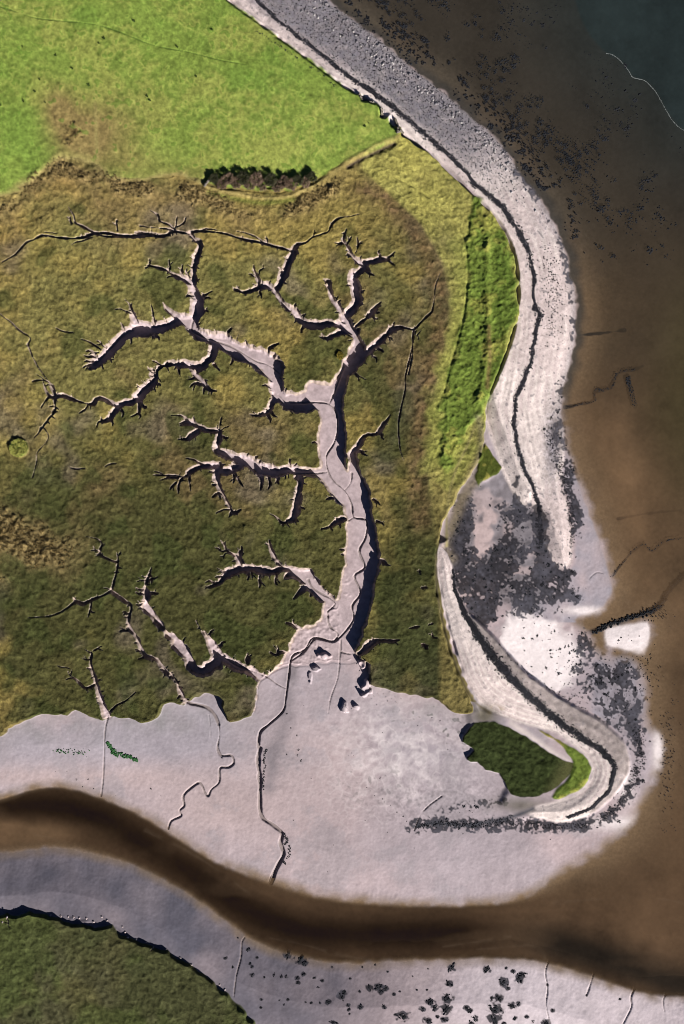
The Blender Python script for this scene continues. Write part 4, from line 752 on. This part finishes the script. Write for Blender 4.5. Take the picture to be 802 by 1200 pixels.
def put(name, me, x, y, s, rz, label, cat, group=None, dz=0.0, zz=None, sz=None):
    o = bpy.data.objects.new(name, me); root.objects.link(o); wx, wy = W(x, y)
    o.location = (wx, wy, (hz(x, y) if zz is None else zz) + dz); o.scale = (s, s, sz or s); o.rotation_euler = (0, 0, rz)
    if label: o['label'] = label; o['category'] = cat
    if group: o['group'] = group
    return o
def stuff(name, parts, mat, smooth=True):
    o = mesh_np(name, *merge(parts), mat, smooth=smooth); o['kind'] = 'stuff'; return o
r = np.random.default_rng(99)
weed_me = [to_mesh('seaweed_clump', cluster(r, int(r.integers(9, 18)), 1.25, .36), M_WEED) for _ in range(10)]
stone_me = [to_mesh('boulder', lump(r, 2, .65, .3), M_STONE) for _ in range(8)]
pale_me = [to_mesh('pale_boulder', lump(r, 2, .7, .3), M_PALE) for _ in range(5)]
clod_me = [to_mesh('mud_clod', cluster(r, 4, .7, .7, .5), M_MUDB) for _ in range(6)]
def scatter(n, dens, x0, x1, y0, y1):
    out = []
    while len(out) < n:
        k = 4 * n; x = r.uniform(x0, x1, k); y = r.uniform(y0, y1, k)
        ok = r.random(k) < at(dens, x, y)
        out += list(zip(x[ok], y[ok]))
    return out[:n]
# weed-covered rocks showing in the shallows
shal = np.clip(.35 * sstep(0, 10, dl) * sstep(190, 120, dl) + .5 * blob(500, 60, 70, 50) + .35 * blob(620, 110, 70, 70) + .7 * blob(415, 15, 40, 14) + .6 * blob(660, 190, 40, 50), 0, 1)
shal = shal * sstep(330, 230, PY) * (dl > 2) * sstep(10, -40, beyond) * sstep(-.6, .9, n40 * .5 + n16 * .6 + n8 * .3)
pts = scatter(1700, shal, 380, 800, -30, 330)
siz = np.sort(np.clip(r.lognormal(-.62, .42, len(pts)), .28, 1.5))[::-1]
for (x, y), s in zip(pts[:300], siz[:300]):
    put('weedy_rock', weed_me[int(r.integers(10))], x, y, s * .62, r.uniform(0, 6.28), 'dark weed-covered rock showing through shallow brown water off the shingle beach', 'rock', 'weedy rocks in the shallows', zz=.0, sz=s * .3)
ps = []
for (x, y), s in zip(pts[300:], siz[300:]):
    v, f = cluster(r, 3, .8, .55); wx, wy = W(x, y); ps.append((v * np.array([s * .62, s * .62, s * .3], f32) + np.array([wx, wy, 0], f32), f))
stuff('seaweed', ps, M_WEED)
# boulders and cobbles along the grey lower beach
lb = lowgrey * wB * sstep(-2, -6, dB) * sstep(40, 6, -dl)
pts = scatter(200, lb, 300, 660, -30, 260)
for i, (x, y) in enumerate(pts):
    p = i < 90
    put('pale_boulder' if p else 'boulder', (pale_me if p else stone_me)[int(r.integers(5))], x, y, r.uniform(.18, .40), r.uniform(0, 6), 'pale boulder lying on the grey lower beach' if p else 'grey boulder lying on the grey lower beach', 'boulder', 'pale boulders on the grey beach' if p else 'grey boulders on the grey beach', dz=.08)
ps = []
for x, y in scatter(5200, np.clip(lowgrey * wB, 0, 1), 300, 680, -40, 320):
    v, f = lump(r, 1, .6, .25); wx, wy = W(x, y); ps.append((v * f32(r.uniform(.07, .19)) + np.array([wx, wy, hz(x, y) + .04], f32), f))
stuff('cobbles', ps[:3000], M_STONE); stuff('dark_cobbles', ps[3000:], M_WRACK)
# weed clumps in the bay and round the spit
wz = np.clip(weed * .8 + .5 * (wh > .3) * blob(660, 760, 50, 50) + .6 * blob(705, 800, 40, 40), 0, 1) * (dl < -1) * (wS < .1)
pts = scatter(900, wz, 530, 780, 440, 990); siz = np.sort(np.clip(r.lognormal(-1.05, .4, len(pts)), .18, .95))[::-1]
for (x, y), s in zip(pts[:190], siz[:190]):
    put('seaweed_clump', weed_me[int(r.integers(10))], x, y, s * .62, r.uniform(0, 6), 'black seaweed clump on the pale flats enclosed by the shingle spits', 'seaweed', 'seaweed clumps between the spits', dz=.03, sz=s * .4)
ps = []
for (x, y), s in zip(pts[190:], siz[190:]):
    v, f = cluster(r, 3, .8, .55); wx, wy = W(x, y); ps.append((v * np.array([s * .6, s * .6, s * .4], f32) + np.array([wx, wy, hz(x, y) + .03], f32), f))
stuff('seaweed', ps, M_WEED)
# seaweed patches on the southern mud bank, each placed from the picture
for x, y, s in SPOTS:
    put('seaweed_clump', weed_me[int(r.integers(10))], x, y, s * S * .62, r.uniform(0, 6), 'black seaweed clump on the sloping mud bank south of the river', 'seaweed', 'seaweed clumps on the southern mud bank', dz=.03, sz=.5)
    o_ = root.objects[-1]; q_ = r.uniform(.55, 1.0); o_.scale = (o_.scale[0] * 1.25 / q_ ** .5, o_.scale[1] * q_, o_.scale[2]); o_.rotation_mode = 'ZYX'; o_.rotation_euler = (-math.radians(8 if y < 1180 else 3), 0, o_.rotation_euler[2])
for x, y, s in T(60, 740, [(115,700,12),(170,697,14),(143,735,9),(195,743,13),(70,662,5),(15,663,4),(465,743,13),(300,778,4),(420,722,3),(512,775,3)]):
    put('seaweed_clump', weed_me[int(r.integers(10))], x, y, s * S * .35, r.uniform(0, 6), 'small black seaweed clump on the pink mud just north of the river', 'seaweed', 'seaweed clumps on the northern mud', dz=.0, sz=.2)
for x, y, s in T(240, 720, [(405,537,12),(432,572,12),(440,640,15),(452,690,16),(435,665,12),(385,662,11),(385,470,14),(465,430,5),(500,775,6),(535,150,4),(690,655,5),(675,665,4),(700,668,4),(212,708,5),(232,555,7),(160,585,4)]) + T(230, 780, [(360,355,4),(578,355,9),(600,525,5),(430,565,4),(685,575,5),(412,650,4),(305,487,5),(530,488,4),(590,430,5),(610,440,6),(630,462,7),(650,475,7),(660,490,6),(585,420,5),(560,410,5),(535,385,5),(695,190,5),(740,165,6),(765,175,6),(790,265,5),(585,212,4)], 300 / 802):
    put('seaweed_clump', weed_me[int(r.integers(10))], x, y, s * S * .34, r.uniform(0, 6), 'dark weed clump on the broad pale mudflat below the creek mouth', 'seaweed', 'weed clumps on the central mudflat', dz=.0, sz=.2)
for P, wd in [([(312, 880), (310, 895), (309, 915), (306, 935)], 1.5), ([(333, 978), (337, 990), (338, 1003), (333, 1014)], 3.0)]:
    Q = catmull(P, 6)
    for q in Q: put('seaweed_clump', weed_me[int(r.integers(10))], q[0] + r.normal() * wd * .5, q[1], r.uniform(.2, .5), r.uniform(0, 6), 'dark weed clump lining the foot of the wet channel through the mudflat', 'seaweed', 'weed clumps along the wet channel', dz=.02, sz=.2)
# mud clods fallen below the turf edge
for x, y, s in T(400, 760, [(95,95,12),(120,120,10),(110,135,10),(95,230,14),(125,255,10),(130,297,8),(165,285,8),(150,255,8),(195,285,8),(215,270,8),(180,300,8),(210,335,10),(250,270,10),(265,290,8),(290,260,8),(275,315,12),(320,290,8),(325,320,10),(20,330,14),(35,350,12),(65,360,8),(90,330,14),(25,375,8),(138,385,6),(355,300,8),(300,300,8)], 160 / 802):
    put('mud_clod', clod_me[int(r.integers(6))], x, y, s * S * .30, r.uniform(0, 6), 'lump of pale mud fallen below the turf edge east of the creek mouth', 'mud lump', 'fallen mud lumps by the creek mouth', dz=.12)
for x, y, s in T(0, 1050, [(385,125,10),(430,125,12),(465,130,10),(500,135,12),(545,140,10),(590,160,12),(640,130,14),(675,150,12),(320,120,8),(770,190,12),(785,225,10),(25,150,12),(55,120,10)], 150 / 802) + [(150, 1098, 4), (160, 1101, 3), (172, 1104, 4), (195, 1112, 4), (212, 1122, 3), (225, 1130, 4), (258, 1154, 4), (264, 1160, 3)]:
    put('mud_clod', clod_me[int(r.integers(6))], x, y, max(s, 6) * S * .24, r.uniform(0, 6), 'lump of grey mud broken off the southern marsh cliff', 'mud lump', 'mud lumps under the southern marsh cliff', dz=.1)
# drift lines on the beach
def wrack(P, w, n, mat=M_WRACK, size=(.08, .24), gap=0.0):
    Q = catmull(P, 8); seg = np.hypot(*np.diff(Q[:, :2], axis=0).T); cum = np.concatenate([[0], np.cumsum(seg)]); ps = []
    for k in range(n):
        t = r.uniform(0, cum[-1]); i = min(np.searchsorted(cum, t, 'right') - 1, len(Q) - 2); u = (t - cum[i]) / seg[i]
        p = Q[i] + (Q[i + 1] - Q[i]) * u; ww_ = p[2] if len(p) > 2 else w
        x, y = p[0] + r.normal() * ww_ * .42 + 1.2 * math.sin(t * .21), p[1] + r.normal() * ww_ * .42
        if gap and math.sin(t * .37) + math.sin(t * .13 + 1) < -gap: continue
        v, f = lump(r, 1, .3, .3); wx, wy = W(x, y); s = r.uniform(*size)
        ps.append((v * np.array([s, s, s * .8], f32) + np.array([wx, wy, hz(x, y) + .05], f32), f))
    return ps
ps = wrack(WR1, 3, 3600)
ps += wrack(WRB, 3, 2000)
stuff('drift_seaweed', ps, M_WRACK)
stuff('drift_seaweed', wrack(WR2, 5, 5200, size=(.09, .26)), M_WRACK)
ps = wrack([(745, 850, 8), (752, 880, 7), (745, 915, 9), (725, 945, 9), (705, 962, 7)], 8, 450, size=(.08, .2)) + wrack([(488, 970, 3), (520, 966, 5), (560, 968, 6), (600, 962, 6), (640, 970, 5), (690, 968, 5)], 9, 600, size=(.08, .2))
ps += wrack([(585, 755, 1), (600, 772, 2), (640, 805, 2), (690, 835, 2)], 2, 120, size=(.08, .2)) + wrack([(640, 500, 8), (655, 540, 8), (668, 590, 5), (672, 640, 5)], 8, 450, size=(.08, .22)) + wrack([(646, 400, 14), (650, 340, 14), (640, 290, 16)], 14, 260, size=(.09, .2))
ps += wrack([(300, 40, 2), (350, 72, 2), (400, 108, 2)], 2, 60, size=(.08, .2))
stuff('drift_seaweed', ps, M_WRACK)
# green algae on the mud
ps = wrack([(125, 870, 2), (130, 880, 3), (137, 884, 4), (148, 887, 3), (160, 892, 2)], 3, 260, size=(.1, .34)) + wrack([(62, 880, 3), (80, 882, 5), (100, 883, 5)], 5, 60, size=(.08, .22))
stuff('green_algae', ps, M_ALG)
ps = wrack([(330, 1090, 22), (300, 1130, 18)], 20, 30, size=(.06, .12))
# rush tussocks in the brown belt and on the western hummocks
def tuft(r, n=7, h=1.0):
    vs = []; fs = []
    for k in range(n):
        a = r.uniform(0, 6.28); t = r.uniform(.3, 1.0); w = .22; dx, dy = math.cos(a), math.sin(a); i = len(vs)
        vs += [(-dy * w, dx * w, 0), (dy * w, -dx * w, 0), (dx * t * .6 + dy * w * .6, dy * t * .6 - dx * w * .6, h * .8), (dx * t, dy * t, h * r.uniform(.3, .7))]; fs.append((i, i + 1, i + 2, i + 3))
    return np.array(vs, f32), np.array(fs, np.int32)
def tufts(n, dens, box, s, hgt):
    ps = []
    for x, y in scatter(n, dens, *box):
        v, f = tuft(r, 7, hgt); wx, wy = W(x, y); k = r.uniform(*s); ps.append((v * f32(k) + np.array([wx, wy, hz(x, y) - .05], f32), f))
    return ps
rd = np.clip(rush - .25, 0, 1) * (dK > 1)
stuff('rush_tussocks', tufts(2600, rd, (-20, 440, 100, 700), (.22, .5), 1.0), M_RUSH, False)
stuff('bank_grass', tufts(1000, np.clip(sstep(-1, -4, dG) + sstep(-1, -3, dC), 0, 1), (500, 700, 230, 940), (.14, .3), .6), simple_mat('bank_blades', (.15, .24, .034), .9, .4, .4), False)
# dark tufts dotted over the field
for x, y in [(119, 56), (125, 50), (50, 98), (45, 112), (232, 94), (3, 103), (88, 85), (57, 125), (31, 123), (175, 117), (178, 122), (210, 60), (432, 148), (428, 152), (160, 30), (250, 40), (30, 60), (107, 104), (5, 128), (69, 70)]:
    o = put('rush_tuft', to_mesh('rush_tuft', tuft(r, 11, 1.0), M_DTUFT, False), x, y, r.uniform(.35, .6), 0, 'tiny dark tuft of rushes standing in the bright green field', 'rush tuft', 'dark tufts in the field')
# the round patch of bright rushes
ps = []
for k in range(420):
    a = r.uniform(0, 6.28); d = 10.3 * S * math.sqrt(r.random()); v, f = tuft(r, 7, .45); x, y = 24 + d / S * math.cos(a), 525 + d / S * math.sin(a)
    ps.append((v * f32(r.uniform(.3, .6)) + np.array([d * math.cos(a), -d * math.sin(a), hz(x, y) - hz(24, 525) - .05], f32), f))
o = put('rush_clump', to_mesh('rush_clump', merge(ps), M_GREENR, False), 24, 525, 1, 0, 'round yellow-green patch of rushes standing alone on the marsh', 'rush patch')
ps = []
for k in range(90):
    a = r.uniform(0, 6.28); d = math.sqrt(r.random()); v, f = tuft(r, 6, 1.1); ps.append((v * f32(r.uniform(.25, .45)) + np.array([d * math.cos(a) * .9, d * math.sin(a) * 1.2, 0], f32), f))
put('scrub_patch', to_mesh('scrub_patch', merge(ps), M_GORSE, False), 399, 418, 1, 0, 'small yellow scrub patch on the marsh edge beside the branching creek', 'scrub')
# ------------------------------------------------------------------ hedge of separate shrubs
def branch_mesh(r, h, rad):
    ps = []
    def tube(a, b, r0, r1, n=6):
        a, b = np.array(a, float), np.array(b, float); d = b - a; d /= np.linalg.norm(d); u = np.cross(d, [0.3, .9, .2]); u /= np.linalg.norm(u); w = np.cross(d, u); v = []
        for c, q in ((a, r0), (b, r1)):
            for k in range(n): v.append(c + q * (math.cos(k * 6.2832 / n) * u + math.sin(k * 6.2832 / n) * w))
        ps.append((np.array(v, f32), np.array([(k, (k + 1) % n, n + (k + 1) % n, n + k) for k in range(n)], np.int32)))
    tube((0, 0, -.2), (0, 0, h * .35), .11, .08)
    tips = []
    for k in range(7):
        a = k * .9 + r.uniform(0, .4); p = (math.cos(a) * rad * .45, math.sin(a) * rad * .45, h * r.uniform(.55, .7)); tube((0, 0, h * .33), p, .07, .04)
        for q in range(3):
            b = a + r.uniform(-.8, .8); e = (math.cos(b) * rad * r.uniform(.6, .95), math.sin(b) * rad * r.uniform(.6, .95), h * r.uniform(.7, .98)); tube(p, e, .04, .015, 4); tips.append(e)
    return merge(ps), tips
def crown_mesh(r, h, rad, tips, n=900):
    vs = []; fs = []
    clumps = tips + [(r.normal() * rad * .4, r.normal() * rad * .4, h * r.uniform(.5, .9)) for _ in range(12)]
    for k in range(n):
        c = clumps[int(r.integers(len(clumps)))]; p = np.array(c) + r.normal(size=3) * np.array([.24, .24, .2]) * rad * .55
        a = r.normal(size=3); a /= np.linalg.norm(a); b = np.cross(a, r.normal(size=3)); b /= np.linalg.norm(b); s = r.uniform(.07, .17); i = len(vs)
        vs += [p - a * s * 1.3, p + b * s * .5, p + a * s * 1.3, p - b * s * .5]; fs.append((i, i + 1, i + 2, i + 3))
    return np.array(vs, f32), np.array(fs, np.int32)
ORD = ['first', 'second', 'third', 'fourth', 'fifth', 'sixth', 'seventh', 'eighth', 'ninth', 'tenth', 'eleventh', 'twelfth', 'thirteenth', 'fourteenth', 'fifteenth', 'sixteenth', 'seventeenth', 'eighteenth']
HX = [(252, 213, 1.15, 2.2, 1), (262, 219, 1.3, 1.9, 0), (269, 214, 1.5, 2.5, 0), (278, 218, 1.5, 2.3, 0), (286, 213, 1.6, 2.8, 1), (294, 219, 1.5, 2.2, 0), (302, 214, 1.6, 2.7, 0), (310, 220, 1.5, 2.2, 0), (318, 215, 1.6, 2.7, 1), (326, 221, 1.5, 2.1, 0), (334, 217, 1.5, 2.6, 0), (343, 220, 1.4, 2.2, 0), (350, 215, 1.3, 2.3, 1), (358, 217, 1.2, 2.0, 0), (366, 211, 1.3, 2.5, 1)]
for i, (x, y, rad, h, dark) in enumerate(HX):
    h *= .6; rad *= 1.15
    e = put('shrub', None, x, y, 1, r.uniform(0, 6), f"{'dark leafy' if dark else 'brown twiggy'} shrub, {ORD[i]} along the hedge from its inland end", 'shrub', 'shrubs of the hedge at the field foot')
    bmh, tips = branch_mesh(r, h, rad); t = mesh_np('trunk', *bmh, M_BARK); t.parent = e
    c = mesh_np('crown', *crown_mesh(r, h, rad, tips, 2600), M_TWIG2 if dark else M_TWIG, smooth=False); c.parent = e
# ------------------------------------------------------------------ stone remains at the field corner
def wall_stub(P, wdt, hgt, label, mat=M_WALL, name='stone_wall', cat='wall', loose=0):
    Q = catmull(P, 6); c = Q.mean(0); ps = []
    seg = np.hypot(*np.diff(Q, axis=0).T); cum = np.concatenate([[0], np.cumsum(seg)])
    n = int(cum[-1] * S / .32) + 2
    for lev in range(max(1, int(hgt / .26))):
        for row in ((-.5, .5) if not loose else (-1, -.6, -.2, .2, .6, 1)):
            for k in range(n):
                if loose > .5 and abs(row) > .3 and r.random() < .55 + .3 * abs(row): continue
                t = cum[-1] * (k + .5 * (lev % 2)) / n; i = min(np.searchsorted(cum, t, 'right') - 1, len(Q) - 2); p = Q[i] + (Q[i + 1] - Q[i]) * (t - cum[i]) / seg[i]
                d = (Q[i + 1] - Q[i]) / seg[i]; x, y = p[0] - d[1] * row * wdt / S * .55 + r.normal() * (.12 + loose), p[1] + d[0] * row * wdt / S * .55 + r.normal() * (.12 + loose)
                v, f = lump(r, 1, .75, .22); v = v * f32(r.uniform(.2, .27) * (wdt / .5) ** .4)
                ps.append((v + np.array([(x - c[0]) * S, (c[1] - y) * S, hz(x, y) - hz(c[0], c[1]) + .1 - (.1 if loose > .5 else 0) + lev * .26], f32), f))
    return put(name, to_mesh(name, merge(ps), mat), c[0], c[1], 1, 0, label, cat)
wall_stub([(421, 112), (425, 118), (431, 119), (438, 123)], .6, 1.0, 'rough stone wall remnant on the field edge beside the beach track, longest of the stubs')
wall_stub([(447, 130), (448, 137)], .6, 1.1, 'short stone wall stub in the notch of the field corner')
wall_stub([(463, 141), (466, 149), (466, 156)], .5, 1.0, 'narrow stone wall stub along the beach track by the field corner')
wall_stub([(465, 158), (469, 157), (473, 158)], .7, .9, 'heap of rubble stones where the grassy embankment meets the beach track')
wall_stub([(246, 214), (243, 218), (241, 222)], .4, .8, 'short stone gate stub at the inland end of the hedge')
# weedy stone bars standing in the shallows
wall_stub([(737, 441), (741, 456), (746, 475)], .9, .55, 'straight dark weedy stone bar standing alone in the shallow water', M_WEED, 'stone_bar', 'stone bar', .3)
wall_stub([(698, 742), (712, 734), (727, 729), (745, 723), (764, 717), (775, 710), (782, 698), (789, 689), (801, 676), (830, 655)], 1.2, .4, 'long dark weedy stone line bending past the square white sandbank into the water', M_WEED, 'stone_weir', 'stone weir', .9)
ps = []
for x, y in scatter(240, np.clip(blob(745, 800, 18, 25) + .6 * blob(770, 720, 14, 10) + .5 * blob(785, 890, 8, 60), 0, 1) * (dl > 0), 690, 802, 690, 990):
    v, f = cluster(r, 2, .6, .4); wx, wy = W(x, y); ps.append((v * np.array([.36, .36, .16], f32) + np.array([wx, wy, 0], f32), f))
stuff('seaweed', ps, M_WEED)
ps = []
for P, n_ in (([(663, 477, 2), (682, 473, 2), (697, 469, 2.5), (699, 458, 2), (716, 454, 2.5), (727, 436, 2), (745, 432, 2.5)], 230), ([(708, 672, 1), (718, 676, 1.2), (728, 664, 1), (737, 653, 1.2), (746, 644, 1), (756, 638, 1.2), (767, 646, 1), (779, 635, 1), (801, 631, 1)], 120)):
    for v, f in wrack(P, 2, n_, size=(.07, .2)):
        v = v.copy(); v[:, 2] += -v[:, 2].mean() - .015; ps.append((v, f))
stuff('seaweed', ps, M_WEED)
# foam on the water front
ps = []
Q = catmull([(712, 60), (720, 62), (728, 68), (738, 80), (743, 88), (750, 90), (757, 92), (764, 98), (772, 108), (782, 126), (790, 139), (802, 150), (830, 165)], 8)
for a, b in zip(Q[:-1], Q[1:]):
    for t in np.arange(0, 1, .12):
        p = a + (b - a) * t + r.normal(size=2) * .22; v, f = lump(r, 1, .1, .3); wx, wy = W(*p); s = r.uniform(.015, .06); ps.append((v * np.array([s * 1.6, s, .1], f32) + np.array([wx, wy, .01], f32), f))
stuff('foam', ps, M_FOAM)

# ------------------------------------------------------------------ light, sky, camera
EL, AZ = math.radians(25.5), math.atan2(.62, -.78)      # sun towards +x, -y
sd = np.array([math.sin(AZ) * math.cos(EL), math.cos(AZ) * math.cos(EL), math.sin(EL)])
w = bpy.data.worlds.new("World"); scene.world = w; w.use_nodes = True
nt = w.node_tree; bg = nt.nodes['Background']; sky = nt.nodes.new('ShaderNodeTexSky'); sky.sky_type = 'NISHITA'; sky.sun_disc = False
sky.air_density = .18; sky.dust_density = .15; sky.ozone_density = 2.0; sky.sun_elevation = EL; sky.sun_rotation = AZ; nt.links.new(sky.outputs[0], bg.inputs[0]); bg.inputs[1].default_value = .05
ld = bpy.data.lights.new('sun', 'SUN'); ld.energy = 5.0; ld.angle = math.radians(.5); ld.color = (1, .93, .82)
lo = bpy.data.objects.new('sun', ld); root.objects.link(lo)
from mathutils import Vector
lo.rotation_euler = Vector(sd).to_track_quat('Z', 'Y').to_euler(); lo.location = (100, -120, 200)
cam = bpy.data.cameras.new('camera'); co = bpy.data.objects.new('camera', cam); root.objects.link(co); scene.camera = co
cam.angle = math.radians(50); H = 150 / math.tan(math.radians(25)); co.location = (0, 0, H + 1.5); co.rotation_euler = (0, 0, 0)
cam.clip_start = 1; cam.clip_end = 20000
scene.view_settings.view_transform = 'Standard'; scene.view_settings.look = 'None'; scene.view_settings.exposure = 1.32; scene.view_settings.gamma = 1
scene.cycles.pixel_filter_type = 'BLACKMAN_HARRIS'; scene.cycles.filter_width = 1.0; scene.cycles.max_bounces = 6; scene.cycles.diffuse_bounces = 1; scene.cycles.transparent_max_bounces = 6
